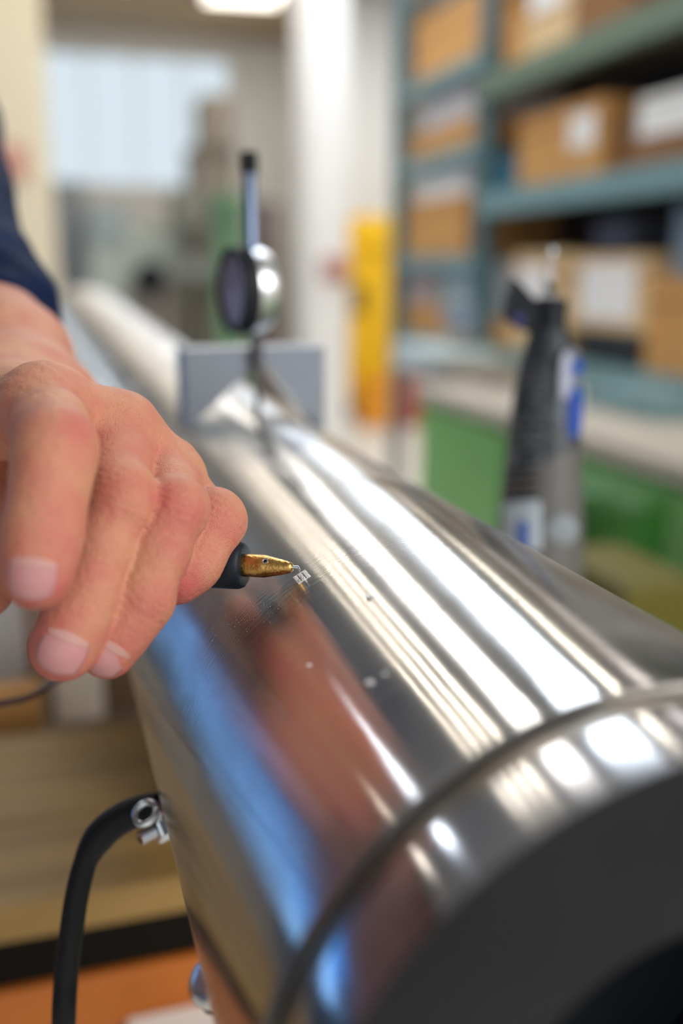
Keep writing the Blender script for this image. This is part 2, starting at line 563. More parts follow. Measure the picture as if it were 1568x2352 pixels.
# ------------------------------------------------------------------ dial gauge on its V block
gy0 = 0.585
gx0, gx1 = at(425, 880, Y=gy0).x, at(745, 880, Y=gy0).x
gt = at(600, 800, Y=gy0).z
gb = at(745, 975, Y=gy0).z
gy1 = gy0 + 0.034
ap = at(600, 835, Y=gy0)
gauge = thing('dial_gauge', 'dial gauge standing on a grey steel V block astride the cylinder', 'measuring tool')
gl = AX_Z + math.sqrt(RAD ** 2 - (gx0 + 0.0016) ** 2) + 0.0003
gr = AX_Z + math.sqrt(RAD ** 2 - (gx1 - 0.0016) ** 2) + 0.0003
bm = bmesh.new()
sec = [(gx0, gt), (gx0, gl), (gx0 + 0.0012, gl), (ap.x - 0.003, ap.z), (ap.x + 0.003, ap.z), (gx1 - 0.0012, gr), (gx1, gr), (gx1, gt)]
fa = [bm.verts.new((x, gy0, z)) for x, z in sec]
fb = [bm.verts.new((x, gy1, z)) for x, z in sec]
for q in (fa, fb):
    for T in ((0, 1, 2, 3), (0, 3, 4, 7), (4, 5, 6, 7)):
        f = [q[i] for i in T]
        bm.faces.new(f if q is fa else list(reversed(f)))
for k in range(8):
    k2 = (k + 1) % 8
    bm.faces.new((fa[k2], fa[k], fb[k], fb[k2]))
bmesh.ops.recalc_face_normals(bm, faces=bm.faces[:])
obj('v_block', bm, M_steel2, gauge)
dc = at(545, 667, Y=gy0 + 0.006)
nf = Vector((-0.985, -0.17, 0.0)).normalized()       # the way the dial faces
Mc = axis_M(dc + nf * 0.004, dc + nf * 1.0)
cr = 0.0245
bm = bmesh.new()
lathe(bm, [(0.0, -0.024), (cr * 0.72, -0.0238), (cr * 0.90, -0.022), (cr * 0.98, -0.018), (cr * 1.0, -0.010)], 48, Mc)
obj('case', bm, mat('satin_chrome', (0.88, 0.90, 0.92), 0.3, metal=1), gauge, True, 40)
bm = bmesh.new()
lathe(bm, [(cr * 0.97, -0.010), (cr * 1.03, -0.0098), (cr * 1.04, -0.004), (cr * 1.02, 0.0), (cr * 0.9, 0.0005), (cr * 0.88, -0.002)], 48, Mc)
obj('bezel', bm, M_dark, gauge, True, 40)
bm = bmesh.new()
lathe(bm, [(cr * 0.89, -0.0018), (0, -0.0018)], 48, Mc)
obj('dial_face', bm, mat('dial_card', (0.36, 0.27, 0.27), 0.4), gauge)
bm = bmesh.new()
box(bm, -0.0005, 0.0005, 0.0, cr * 0.75, -0.0015, -0.0009, M=Mc)
obj('needle', bm, M_dark, gauge)
sx_ = at(575, 500, Y=gy0 + 0.006)
cc = dc - nf * 0.010
z0 = dc.z + cr * 0.9
z1 = at(570, 398, Y=gy0 + 0.006).z
z2 = at(570, 348, Y=gy0 + 0.006).z
Ms = Matrix.Translation((at(574, 480, Y=gy0 + 0.006).x, gy0 + 0.006, 0))
bm = bmesh.new()
lathe(bm, [(0.0045, z0 - 0.004), (0.0045, z0 + 0.001), (0.0040, z0 + 0.002), (0.0040, z1)], 24, Ms, True, True)
obj('stem', bm, mat('blued_steel', (0.17, 0.22, 0.33), 0.35, metal=0.8), gauge, True, 40)
bm = bmesh.new()
lathe(bm, [(0.0044, z1), (0.0050, z1 + 0.001), (0.0050, z2 - 0.001), (0.0042, z2)], 24, Ms, True, True)
obj('cap', bm, M_black, gauge, True, 40)
Mp = Matrix.Translation((at(590, 800, Y=gy0 - 0.005).x, gy0 - 0.005, 0))
bm = bmesh.new()
zt = AX_Z + math.sqrt(RAD ** 2 - Mp.translation.x ** 2)
lathe(bm, [(0.0, zt + 0.0002), (0.0015, zt + 0.001), (0.0020, zt + 0.003), (0.0020, gt - 0.012), (0.0036, gt - 0.011), (0.0036, gt + 0.008), (0.0, gt + 0.008)], 20, Mp)
obj('plunger', bm, mat('grey_stem', (0.12, 0.12, 0.13), 0.35, metal=0.7), gauge, True, 40)

# ------------------------------------------------------------------ engraving pen
pen = thing('engraving_pen', 'engraving pen with black grip and brass nozzle touching the steel', 'engraver')
tip = on_cyl(690, 1318)
n0 = at(672, 1304, D=0.3185)
n1 = at(566, 1298.5, D=0.3232)
g1 = at(562, 1299, D=0.3235)
pe = at(-420, 1262, D=0.366)
dpen = (n1 - n0).normalized()
Mn = axis_M(n0, n1)
L1 = (n1 - n0).length
bm = bmesh.new()
r0, r1 = 0.00125, 0.0037
prof = [(0.0, 0.0), (0.0011, 0.0), (r0 + .0002, 0.0004)]
for k in range(1, 24):
    t = k / 24
    r = r0 + 0.0002 + (r1 - r0 - .0002) * min(1, t / 0.62) ** 0.8
    r += 0.00006 * math.sin(k * 2.4) * (1 if t < .62 else .15)
    prof.append((r, L1 * t))
prof += [(r1, L1 * 1.0), (r1, L1 + 0.006)]
lathe(bm, prof, 64, Mn)
noz = obj('brass_nozzle', bm, M_brass, pen, True, 50)
# set screw in the nozzle
ss = at(605, 1283, D=0.3165)
ax_pt = n0 + dpen * ((ss - n0).dot(dpen))
sn = (ss - ax_pt).normalized()
Mss = axis_M(ax_pt + sn * (r1 - 0.0006), ax_pt + sn)
bm = bmesh.new()
lathe(bm, [(0.0010, 0.0), (0.00105, 0.0008), (0.0007, 0.00085), (0.00055, 0.0006)], 20, Mss)
s_ = obj('set_screw', bm, M_zinc, noz, True, 40)
bm = bmesh.new()
lathe(bm, [(0.00062, 0.00055), (0, 0.00055)], 12, Mss)
obj('screw_socket', bm, M_dark, noz)
# stylus
bm = bmesh.new()
st_a = n0 + dpen * 0.001
kx = at(684, 1303, D=0.3182)
tube(bm, [st_a, kx, kx + (tip - kx) * 0.3, tip + (kx - tip).normalized() * 0.0004], [0.00062, 0.00060, 0.0005, 0.00012], 12)
obj('stylus', bm, M_zinc, pen, True, 50)
# rubber grip: a long soft cylinder with rounded shoulders
Mg = axis_M(g1, pe)
LG = (pe - g1).length
bm = bmesh.new()
lathe(bm, [(0.0035, 0.0002), (0.0064, 0.0), (0.0072, 0.0005), (0.0077, 0.0018), (0.0078, 0.004), (0.0076, 0.02),
           (0.0072, 0.05), (0.0074, 0.085), (0.0074, LG - 0.01), (0.006, LG - 0.002), (0.003, LG), (0, LG)], 48, Mg)
obj('grip', bm, mat('grip_rubber', (0.006, 0.011, 0.018), 0.5, spec=0.3, bump=0.15, bscale=1500), pen, True, 50)
bm = bmesh.new()
cp = [pe, at(-520, 1330, D=0.36), at(-420, 1560, D=0.40), at(-120, 1622, D=0.42), at(20, 1612, D=0.43), at(95, 1585, D=0.44),
      at(160, 1520, D=0.47), at(150, 1400, D=0.52), at(40, 1300, D=0.58), at(-300, 1250, D=0.62)]
tube(bm, catmull(cp, 8), 0.0016, 10)
obj('power_cable', bm, mat('maroon_cable', (0.05, 0.012, 0.012), 0.5), pen, True)

# ------------------------------------------------------------------ cable lug and bolts on the cylinder
gc = thing('ground_cable', 'thick black cable bolted to the left flank of the cylinder', 'cable')
pa = at(398, 1884, D=0.372); pb = at(322, 1926, D=0.362)
dirb = (pb - pa).normalized()
Mb = axis_M(pa, pb)
LB = (pb - pa).length
bm = bmesh.new(); lathe(bm, [(0.0, 0.0), (0.0075, 0.0), (0.0075, 0.0026), (0.0, 0.0026)], 32, axis_M(at(392, 1862, D=0.374), at(300, 1890, D=0.372)))
w_ = obj('washer', bm, M_copper, gc, True, 30); w_['label'] = 'brown copper washer'
bm = bmesh.new(); lathe(bm, [(0.0, 0.0030), (0.0052, 0.0031), (0.0054, 0.0036), (0.0054, 0.0080), (0.0048, 0.0088), (0.0, 0.0088)], 6, Mb)
obj('hex_nut', bm, M_zinc, gc)
bm = bmesh.new()
pr = [(0.0, 0.0)]
k = 0
zz = 0.0
while zz < LB:
    pr += [(0.0026, zz), (0.0022, zz + 0.00035)]
    zz += 0.0007
pr += [(0.0, LB)]
lathe(bm, pr, 24, Mb)
obj('threaded_bolt', bm, M_zinc, gc)
bm = bmesh.new()
lr = at(334, 1868, D=0.361)
rr = [lr + 0.0040 * (math.cos(t) * (at(374, 1856, D=0.361) - lr).normalized() + math.sin(t) * (at(334, 1906, D=0.357) - lr).normalized()) for t in np.linspace(0.0, 2 * PI, 28)]
tube(bm, rr, 0.0013, 10)
obj('lug_ring', bm, M_zinc, gc, True)
bm = bmesh.new()
hp = [at(362, 1856, D=0.372), at(325, 1862, D=0.372), at(280, 1880, D=0.370), at(235, 1915, D=0.368), at(200, 1970, D=0.367), at(178, 2050, D=0.366),
      at(164, 2140, D=0.366), at(152, 2240, D=0.366), at(146, 2380, D=0.368), at(150, 2620, D=0.40), at(60, 2900, D=0.50)]
pts = catmull(hp, 8)
rad = [0.0058 if i < 26 else max(0.0044, 0.0058 - (i - 26) * 0.0002) for i in range(len(pts))]
tube(bm, pts, rad, 20)
obj('cable_sheath', bm, M_black, gc, True, 50)

bo = thing('flange_bolt', 'bright round bolt head at the lower left flank of the cylinder', 'bolt')
ba = at(496, 2262, D=0.276); bb_ = at(428, 2240, D=0.268)
Mq = axis_M(ba, bb_)
bm = bmesh.new(); lathe(bm, [(0.0, -0.004), (0.0066, -0.004), (0.0068, 0.0030), (0.0060, 0.0048), (0.003, 0.0056), (0.0, 0.0058)], 32, Mq)
obj('bolt_head', bm, mat('satin_bolt', (0.8, 0.82, 0.84), 0.3, metal=1), bo, True, 60)
bm = bmesh.new(); lathe(bm, [(0.0, -0.006), (0.0076, -0.006), (0.0076, -0.001), (0.0, -0.001)], 32, Mq)
obj('washer', bm, M_dark, bo, True, 30)

# ------------------------------------------------------------------ metal dust and chips on the cylinder
def fleck(bm, px, py, s):
    p = on_cyl(px, py)
    n = Vector((p.x, 0, p.z - AX_Z)).normalized()
    r = bmesh.ops.create_icosphere(bm, subdivisions=1, radius=s)
    for v in r['verts']:
        v.co = Vector((v.co.x * rng.uniform(.6, 1.3), v.co.y * rng.uniform(.6, 1.3), v.co.z * 0.6)) + p + n * s * 0.3


bm = bmesh.new()
for k in range(90):
    t = rng.random()
    px = 500 + 140 * t + rng.normal(0, 18); py = 1455 - 75 * t + rng.normal(0, 14)
    fleck(bm, px, py, rng.uniform(0.00005, 0.00014))
for k in range(60):
    fleck(bm, rng.uniform(420, 760), rng.uniform(1200, 1600), rng.uniform(0.00004, 0.00009))
o = obj('metal_dust', bm, M_burr)
tag(o, 'fine bright metal dust scattered on the cylinder below the pen', 'dust', kind='stuff')
for px, py, s, lab in ((712, 1528, .0009, 'metal chip on the cylinder at the end of the white-blue streak'),
                       (852, 1568, .0012, 'largest metal chip lying on the dark part of the cylinder'),
                       (886, 1548, .0008, 'faint chip just right of the largest chip'),
                       (850, 1372, .0014, 'burr chip on the thin warm streaks right of the stylus'),
                       (1188, 1376, .0008, 'metal chip on the right shoulder of the cylinder')):
    bm = bmesh.new()
    p = on_cyl(px, py)
    n = Vector((p.x, 0, p.z - AX_Z)).normalized()
    r = bmesh.ops.create_icosphere(bm, subdivisions=2, radius=s)
    for v in r['verts']:
        v.co = Vector((v.co.x * rng.uniform(.8, 1.2), v.co.y * rng.uniform(.8, 1.2), v.co.z * 0.2)) + p + n * s * 0.12
    o = obj('metal_chip', bm, M_burr)
    tag(o, lab, 'metal chip', 'metal chips on the cylinder')

# ------------------------------------------------------------------ rotary tool at the right
rt = thing('rotary_tool', 'grey and black rotary tool standing upright behind the cylinder', 'power tool')
ta = at(1232, 1400, D=0.640); tb = at(1262, 690, D=0.640)
Mt = axis_M(ta, tb)
px_mm = 0.640 / FPX


def hh(py):           # height along the tool for an image row
    return (1400 - py) * px_mm


prof = [(0.0, hh(1560)), (0.022, hh(1560)), (0.026, hh(1545))]
for py, hw in ((1400, 99), (1300, 99), (1200, 97), (1100, 90), (1000, 83), (920, 75), (850, 65), (790, 52), (762, 44)):
    prof.append((hw * px_mm, hh(py)))
M_hl = mat('tool_grey', (0.10, 0.095, 0.088), 0.55)
M_hu = mat('tool_charcoal', (0.022, 0.028, 0.036), 0.5)
rows = []
pf = []
for (r_a, h_a), (r_b, h_b) in zip(prof, prof[1:]):
    for k in range(6):
        pf.append((r_a + (r_b - r_a) * k / 6, h_a + (h_b - h_a) * k / 6))
pf.append(prof[-1])
right = (at(1400, 1000, D=.64) - at(1200, 1000, D=.64)).normalized()
for part, keep, m_ in (('lower_housing', 0, M_hl), ('upper_housing', 1, M_hu)):
    bm = bmesh.new()
    lathe(bm, pf, 64, Mt)
    rem = []
    for f in bm.faces:
        c_ = f.calc_center_median() - ta
        h_ = c_.dot((tb - ta).normalized()); x_ = c_.dot(right)
        lim = hh(1065) + x_ * 0.45
        if (h_ > lim) != bool(keep): rem.append(f)
    bmesh.ops.delete(bm, geom=rem, context='FACES')
    obj(part, bm, m_, rt, True)
bm = bmesh.new()
lathe(bm, [(44 * px_mm, hh(764)), (44 * px_mm, hh(758)), (40 * px_mm, hh(750)), (41 * px_mm, hh(708)), (44 * px_mm, hh(702)), (42 * px_mm, hh(692)), (0, hh(692))], 32, Mt)
obj('nose_cap', bm, M_dark, rt, True, 40)
bm = bmesh.new()
lathe(bm, [(36 * px_mm, hh(692)), (30 * px_mm, hh(684)), (12 * px_mm, hh(676)), (0, hh(676))], 24, Mt)
obj('collar', bm, M_grey, rt, True, 40)
bm = bmesh.new()
lathe(bm, [(9 * px_mm, hh(676)), (11 * px_mm, hh(668)), (10 * px_mm, hh(654)), (5 * px_mm, hh(646)), (0, hh(646))], 6, Mt)
obj('collet_nut', bm, M_dark, rt)
bm = bmesh.new()
lathe(bm, [(3 * px_mm, hh(648)), (3 * px_mm, hh(592)), (7 * px_mm, hh(586)), (9 * px_mm, hh(576)), (6 * px_mm, hh(568)), (0, hh(566))], 16, Mt)
obj('bit', bm, M_zinc, rt, True, 40)
# wedge shaped side arm
bm = bmesh.new()
wd = [at(x, y, D=0.632) for x, y in ((1186, 640), (1242, 700), (1242, 765), (1210, 762), (1166, 735), (1172, 690))]
vf = [bm.verts.new(p) for p in wd]
off = Vector((0.2, 0.98, 0)) * 0.016
vb = [bm.verts.new(p + off) for p in wd]
bm.faces.new(list(reversed(vf))); bm.faces.new(vb)
for k in range(6):
    bm.faces.new((vf[k], vf[(k + 1) % 6], vb[(k + 1) % 6], vb[k]))
bmesh.ops.recalc_face_normals(bm, faces=bm.faces[:])
wdg = obj('side_arm', bm, M_dark, rt)
bm = bmesh.new()
r = bmesh.ops.create_uvsphere(bm, u_segments=16, v_segments=10, radius=0.0045)
bmesh.ops.translate(bm, vec=at(1188, 736, D=0.628), verts=bm.verts[:])
obj('arm_button', bm, mat('dull_violet', (0.03, 0.03, 0.14), 0.5), wdg, True)


def tool_patch(name, x0, x1, y0, y1, m_, lift=0.0006, cx=None, rnd=0.5, parent=rt, seg=14):
    """rounded patch lying on the tool's skin: columns x, rows y in photo pixels"""
    bm = bmesh.new()
    axd = (tb - ta).normalized()
    def skin(px, py, lf):
        o_ = at(px, py, D=0.64)
        c_ = ta + axd * ((o_ - ta).dot(axd))
        h_ = (o_ - ta).dot(axd)
        hs_ = [h for r, h in prof]
        R_ = float(np.interp(h_, hs_, [r for r, h in prof]))
        s_ = max(-0.999, min(0.999, (o_ - c_).dot(right) / R_))
        fr = axd.cross(right).normalized()
        if fr.dot(CAM - c_) < 0: fr = -fr
        return c_ + (R_ + lf) * (s_ * right + math.sqrt(1 - s_ * s_) * fr)
    g = [[None] * (seg + 1) for _ in range(seg + 1)]
    for i in range(seg + 1):
        for j in range(seg + 1):
            u, v = i / seg * 2 - 1, j / seg * 2 - 1
            # squircle mapping
            uu = u * math.sqrt(1 - rnd * v * v / 2); vv = v * math.sqrt(1 - rnd * u * u / 2)
            edge = max(abs(u), abs(v))
            g[i][j] = bm.verts.new(skin((x0 + x1) / 2 + uu * (x1 - x0) / 2, (y0 + y1) / 2 + vv * (y1 - y0) / 2, lift * (1 if edge < .99 else -0.5)))
    for i in range(seg):
        for j in range(seg):
            bm.faces.new((g[i][j], g[i + 1][j], g[i + 1][j + 1], g[i][j + 1]))
    bmesh.ops.recalc_face_normals(bm, faces=bm.faces[:])
    return obj(name, bm, m_, parent, True)


M_pale = mat('pale_grey_plastic', (0.42, 0.45, 0.55), 0.35)
# switch plate stands proud of the right side
swp = []
bm = bmesh.new()
c0 = at(1306, 905, D=0.620)
tx_ = right; tv = (tb - ta).normalized()
for k in range(28):
    t = 2 * PI * k / 28
    swp.append((math.copysign(abs(math.cos(t)) ** 0.8, math.cos(t)) * 27 * px_mm, math.copysign(abs(math.sin(t)) ** 0.8, math.sin(t)) * 104 * px_mm))
frn = axd_ = Vector((-0.2, -0.98, 0))
va = [bm.verts.new(c0 + tx_ * a + tv * b_ + frn * 0.002) for a, b_ in swp]
vb = [bm.verts.new(c0 + tx_ * a * 1.05 + tv * b_ * 1.02 - frn * 0.016) for a, b_ in swp]
bm.faces.new(va); bm.faces.new(list(reversed(vb)))
for k in range(28): bm.faces.new((va[k], vb[k], vb[(k + 1) % 28], va[(k + 1) % 28]))
bmesh.ops.recalc_face_normals(bm, faces=bm.faces[:])
sw = obj('switch_plate', bm, mat('switch_grey', (0.16, 0.18, 0.23), 0.4), rt, True, 40)
bm = bmesh.new()
def pill(bm, cx_, cy_, hw, hh_, d0, d1):
    c_ = at(cx_, cy_, D=0.620)
    A = []; B = []
    for k in range(24):
        t = 2 * PI * k / 24
        a = math.copysign(abs(math.cos(t)) ** 0.7, math.cos(t)) * hw * px_mm
        b_ = math.copysign(abs(math.sin(t)) ** 0.7, math.sin(t)) * hh_ * px_mm
        A.append(bm.verts.new(c_ + tx_ * a + tv * b_ + frn * d1)); B.append(bm.verts.new(c_ + tx_ * a + tv * b_ + frn * d0))
    bm.faces.new(A)
    for k in range(24): bm.faces.new((A[k], B[k], B[(k + 1) % 24], A[(k + 1) % 24]))
    bmesh.ops.recalc_face_normals(bm, faces=bm.faces[:])
pill(bm, 1317, 945, 15, 56, 0.001, 0.0045)
obj('slide_switch', bm, M_blue, sw, True, 40)
bm = bmesh.new(); pill(bm, 1322, 842, 13, 16, 0.001, 0.0040)
obj('switch_button', bm, M_blue, sw, True, 40)
bm = bmesh.new(); pill(bm, 1296, 862, 13, 52, 0.001, 0.0032)
obj('switch_pale_oval', bm, M_pale, sw, True, 40)  # pale grey oval beside the blue slider
lb = tool_patch('label_plate', 1146, 1226, 1146, 1262, mat('pale_label', (0.42, 0.48, 0.53), 0.5), 0.0004, rnd=0.1)
tool_patch('label_mark', 1172, 1200, 1190, 1262, mat('faded_blue', (0.07, 0.13, 0.42), 0.5), 0.0008, rnd=0.4, parent=lb)
for k in range(4):
    y_ = 1076 + 20 * k
    tool_patch('grip_rib', 1148 - k * 2, 1222, y_, y_ + 9, M_dark, 0.0006, rnd=0.9)
# clear round knob low on the right
bm = bmesh.new()
kc = at(1292, 1222, D=0.612)
Mk = axis_M(kc + frn * -0.012, kc + frn)
lathe(bm, [(0.0112, 0.0), (0.0112, 0.008), (0.0098, 0.011), (0.005, 0.0125), (0, 0.0128)], 32, Mk)
obj('speed_knob', bm, mat('knob_grey', (0.25, 0.28, 0.30), 0.25), rt, True, 40)
# lettering running up the housing
fc = bpy.data.curves.new('lettering', 'FONT')
fc.body = 'DREMEL'
fc.size = 0.0225
fc.align_x = 'LEFT'
fc.align_y = 'CENTER'
fc.extrude = 0.0002
fo = bpy.data.objects.new('lettering', fc)
dg = bpy.context.evaluated_depsgraph_get()
link(fo)
dg.update()
me = bpy.data.meshes.new_from_object(fo.evaluated_get(dg))
bpy.data.objects.remove(fo)
bmt = bmesh.new(); bmt.from_mesh(me)
bmesh.ops.subdivide_edges(bmt, edges=bmt.edges[:], cuts=1)
xs = [v.co.x for v in bmt.verts]
sc_ = (250 * px_mm) / (max(xs) - min(xs))
axd = (tb - ta).normalized()
for v in bmt.verts:
    u = v.co.x - min(xs); w_ = v.co.y
    py = 1072 - u * sc_ / px_mm
    pxc = 1193 + (1072 - py) * 0.085
    o_ = at(pxc + w_ * 1.15 / px_mm, py, D=0.64)
    c_ = ta + axd * ((o_ - ta).dot(axd)); h_ = (o_ - ta).dot(axd)
    R_ = float(np.interp(h_, [h for r, h in prof], [r for r, h in prof]))
    s_ = max(-0.97, min(0.97, (o_ - c_).dot(right) / R_))
    fr = axd.cross(right).normalized()
    if fr.dot(CAM - c_) < 0: fr = -fr
    v.co = c_ + (R_ + 0.0004 + v.co.z) * (s_ * right + math.sqrt(1 - s_ * s_) * fr)
obj('lettering', bmt, mat('letter_grey', (0.11, 0.12, 0.14), 0.45), rt)
# holder under the tool
bmh = bmesh.new()
tb0 = ta + axd * hh(1560)
hx_, hy_ = tb0.x, tb0.y
lathe(bmh, [(0.0, 0.85), (0.045, 0.85), (0.045, 0.860), (0.038, 0.866), (0.036, tb0.z + 0.02), (0.0325, tb0.z + 0.02), (0.0325, tb0.z - 0.005), (0.0, tb0.z - 0.005)], 40, Matrix.Translation((hx_, hy_, 0)))
tag(obj('tool_holder', bmh, M_dark, None, True, 40), 'dark round holder carrying the rotary tool', 'holder')

# ------------------------------------------------------------------ wooden bench under the cylinder
wb = thing('wooden_bench', 'wooden bench block under the near part of the cylinder', 'workbench')
yb0, yb1 = at(200, 2052, Z=0.85).y, at(200, 1664, Z=0.85).y
n = 5
for k in range(n):
    a = yb0 + (yb1 - yb0) * k / n; c = yb0 + (yb1 - yb0) * (k + 1) / n
    bm = bmesh.new(); box(bm, -0.75, 0.27, a + 0.0006, c - 0.0006, 0.825, 0.85 - 0.0008 * (k % 2), 0.0015)
    o = obj('board', bm, M_wood, wb)
zr = at(200, 2226, Y=yb0 + 0.012).z
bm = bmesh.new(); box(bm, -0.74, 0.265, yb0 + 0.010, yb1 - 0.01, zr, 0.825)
obj('apron', bm, mat('apron_shade', (0.008, 0.006, 0.004), 0.8, spec=0.1), wb)  # near-black colour paints in the shade below the boards
bm = bmesh.new(); box(bm, -0.74, 0.265, yb0 + 0.004, yb0 + 0.03, zr - 0.09, zr, 0.003)
obj('rail', bm, M_orange, wb)['label'] = 'orange front rail'
for x in (-0.70, 0.20):
    for y in (yb0 + 0.035, yb1 - 0.07):
        bm = bmesh.new(); box(bm, x, x + 0.05, y, y + 0.05, 0, zr)
        obj('leg', bm, mat('leg_steel', (0.03, 0.03, 0.03), 0.6), wb)
zt2 = zr - 0.035
wc = at(290, 2338, Z=zt2)
bm = bmesh.new(); box(bm, wc.x, wc.x + 0.20, yb0 - 0.16, wc.y, zt2 - 0.015, zt2, 0.002)
box(bm, wc.x + 0.02, wc.x + 0.18, wc.y - 0.002, yb0 + 0.006, zt2 - 0.013, zt2 - 0.003)
obj('pull_out_tray', bm, M_paper, wb)['label'] = 'white pull-out tray'

# unseen dark mat added on the left floor to darken the steel's reflection
bm = bmesh.new(); box(bm, -3.05, -0.12, 1.35, 9.9, 0.0, 0.008)
tag(obj('added_dark_mat', bm, mat('added_mat_dark', (0.022, 0.024, 0.032), 0.8)), 'dark mat added on the floor left of the cylinder to darken its reflection', 'mat')

# boxes on a low shelf behind the bench
lw = thing('rear_shelf', 'low brown shelf behind the wooden bench', 'shelf')
ys = yb1 + 0.02
bm = bmesh.new(); box(bm, -0.9, -0.02, ys, ys + 0.5, 0.80, 0.82); obj('shelf_board', bm, M_taupe, lw)
for x in (-0.88, -0.07):
    for y in (ys + 0.02, ys + 0.44):
        bm = bmesh.new(); box(bm, x, x + 0.04, y, y + 0.04, 0, 0.80); obj('leg', bm, M_taupe, lw)


def px_box(name, x0, x1, y0, y1, Y, zb, depth, m_, label, cat='box', group=None, flap=True):
    A = at(x0, (y0 + y1) / 2, Y=Y); B = at(x1, (y0 + y1) / 2, Y=Y)
    zt_ = at((x0 + x1) / 2, y0, Y=Y).z
    o = thing(name, label, cat, group)
    bm = bmesh.new(); box(bm, A.x, B.x, Y, Y + depth, zb, zt_, 0.002)
    obj('carton', bm, m_, o)
    bm = bmesh.new(); box(bm, A.x, B.x, Y - 0.0005, Y + 0.004, zt_ - 0.012, zt_ + 0.0008)
    obj('lid_edge', bm, m_, o)
    return o, A.x, B.x, zt_


o, xa, xb, zt_ = px_box('brown_box', 110, 345, 1420, 1670, ys + 0.06, 0.82, 0.12, mat('brown_board', (0.16, 0.095, 0.05), 0.8),
                        'brown box behind the bench with a white sheet on it')
bm = bmesh.new(); sa = at(122, 1560, Y=ys + 0.058); sb = at(242, 1668, Y=ys + 0.058); box(bm, sa.x, sb.x, ys + 0.055, ys + 0.0595, max(sb.z, .8205), at(180, 1500, Y=ys + 0.058).z)
obj('paper_label', bm, mat('cream_sheet', (0.88, 0.78, 0.63), 0.7), o)['label'] = 'white sheet'
o, xa, xb, zt_ = px_box('tan_box', -140, 100, 1600, 1690, ys + 0.02, 0.82, 0.03, M_card, 'low tan box on the rear shelf left of the brown box')
o, xa, xb, zt_ = px_box('white_carton', -150, 62, 1340, 1560, ys + 0.16, 0.82, 0.12, M_paper, 'white carton with an orange edge seen under the little finger')
bm = bmesh.new(); box(bm, xb - 0.0005, xb + 0.005, ys + 0.158, ys + 0.28, 0.82, zt_); obj('orange_edge', bm, M_orange, o)['label'] = 'orange side'

# ------------------------------------------------------------------ green bench along the right
BX, BZ = 1.0, 0.885
gb_ = thing('green_cabinet', 'green lacquered workshop cabinet bench at the right', 'cabinet')
yl = at(968, 1000, X=BX).y
bm = bmesh.new(); box(bm, BX, BX + 0.46, -0.2, yl, 0.08, BZ - 0.045, 0.003); obj('body', bm, M_green, gb_)
bm = bmesh.new(); box(bm, BX - 0.025, BX + 0.47, -0.2, yl + 0.02, BZ - 0.040, BZ, 0.004); obj('worktop', bm, M_bench, gb_)
bm = bmesh.new(); box(bm, BX + 0.03, BX + 0.44, -0.18, yl - 0.03, 0, 0.08); obj('plinth', bm, M_dark, gb_)
yd = yl - 0.03
k = 0
while yd > 0.1:
    bm = bmesh.new(); box(bm, BX - 0.018, BX, yd - 0.58, yd, 0.11, BZ - 0.055, 0.004)
    d_ = obj('door', bm, M_green, gb_)
    bm = bmesh.new(); box(bm, BX - 0.045, BX - 0.016, yd - 0.56 if k % 2 else yd - 0.06, yd - 0.52 if k % 2 else yd - 0.02, 0.44, 0.56, 0.006)
    obj('handle', bm, M_dgreen, d_)
    yd -= 0.60
    k += 1
# dark green bin and olive crate leaning by the cabinet
def in_front(px, py, X): return at(px, py, X=X)
tr_ = thing('green_bin', 'dark green round bin in front of the green cabinet', 'bin')
c1 = at(1400, 1180, X=0.83)
bm = bmesh.new()
lathe(bm, [(0.0, 0.0), (0.085, 0.0), (0.095, 0.35), (0.10, c1.z + 0.02), (0.104, c1.z + 0.03), (0.095, c1.z + 0.03), (0.085, 0.04), (0, 0.04)], 32, Matrix.Translation((0.83, c1.y, 0)))
obj('bin_body', bm, M_dgreen, tr_, True, 40)
bm = bmesh.new(); lathe(bm, [(0.10, c1.z + 0.031), (0.09, c1.z + 0.05), (0.02, c1.z + 0.06), (0, c1.z + 0.06)], 32, Matrix.Translation((0.83, c1.y, 0)))
obj('bin_lid', bm, M_dgreen, tr_, True, 40)
bm = bmesh.new()
c2 = at(1430, 1290, X=0.66)
box(bm, 0.60, 0.715, c2.y - 0.10, c2.y + 0.10, 0, c2.z, 0.01)
tag(obj('olive_crate', bm, mat('olive_crate', (0.13, 0.11, 0.01), 0.6)), 'olive crate on the floor just behind the cylinder at right', 'crate')

# ------------------------------------------------------------------ shelving on the right
SX = 1.5
rack = thing('storage_rack', 'tall teal steel storage rack filled with cardboard boxes', 'shelving')
Yend = at(915, 400, X=SX).y; Ypost = at(1112, 400, X=SX).y
SB = [(0.875, 0.95, M_teal), (1.42, 1.50, M_teal), (1.82, 1.905, M_tealg), (2.36, 2.44, M_tealg)]
for z0, z1_, m_ in SB:
    bm = bmesh.new(); box(bm, SX - 0.03, SX + 0.02, 1.2, Ypost, z0, z1_, 0.003); obj('beam', bm, m_, rack)
    bm = bmesh.new(); box(bm, SX + 0.02, SX + 0.60, 1.2, Ypost - 0.01, z1_ - 0.03, z1_ - 0.01); obj('shelf_board', bm, M_taupe, rack)
FB = [at(1010, y, X=SX).z for y in (352, 168, 588)] + [0.95]      # shelf tops in the far bay
for zf in FB:
    bm = bmesh.new(); box(bm, SX - 0.02, SX + 0.02, Ypost + 0.01, Yend, zf - 0.055, zf, 0.003); obj('beam', bm, M_teal, rack)
    bm = bmesh.new(); box(bm, SX + 0.02, SX + 0.60, Ypost + 0.01, Yend, zf - 0.03, zf - 0.01); obj('shelf_board', bm, M_taupe, rack)
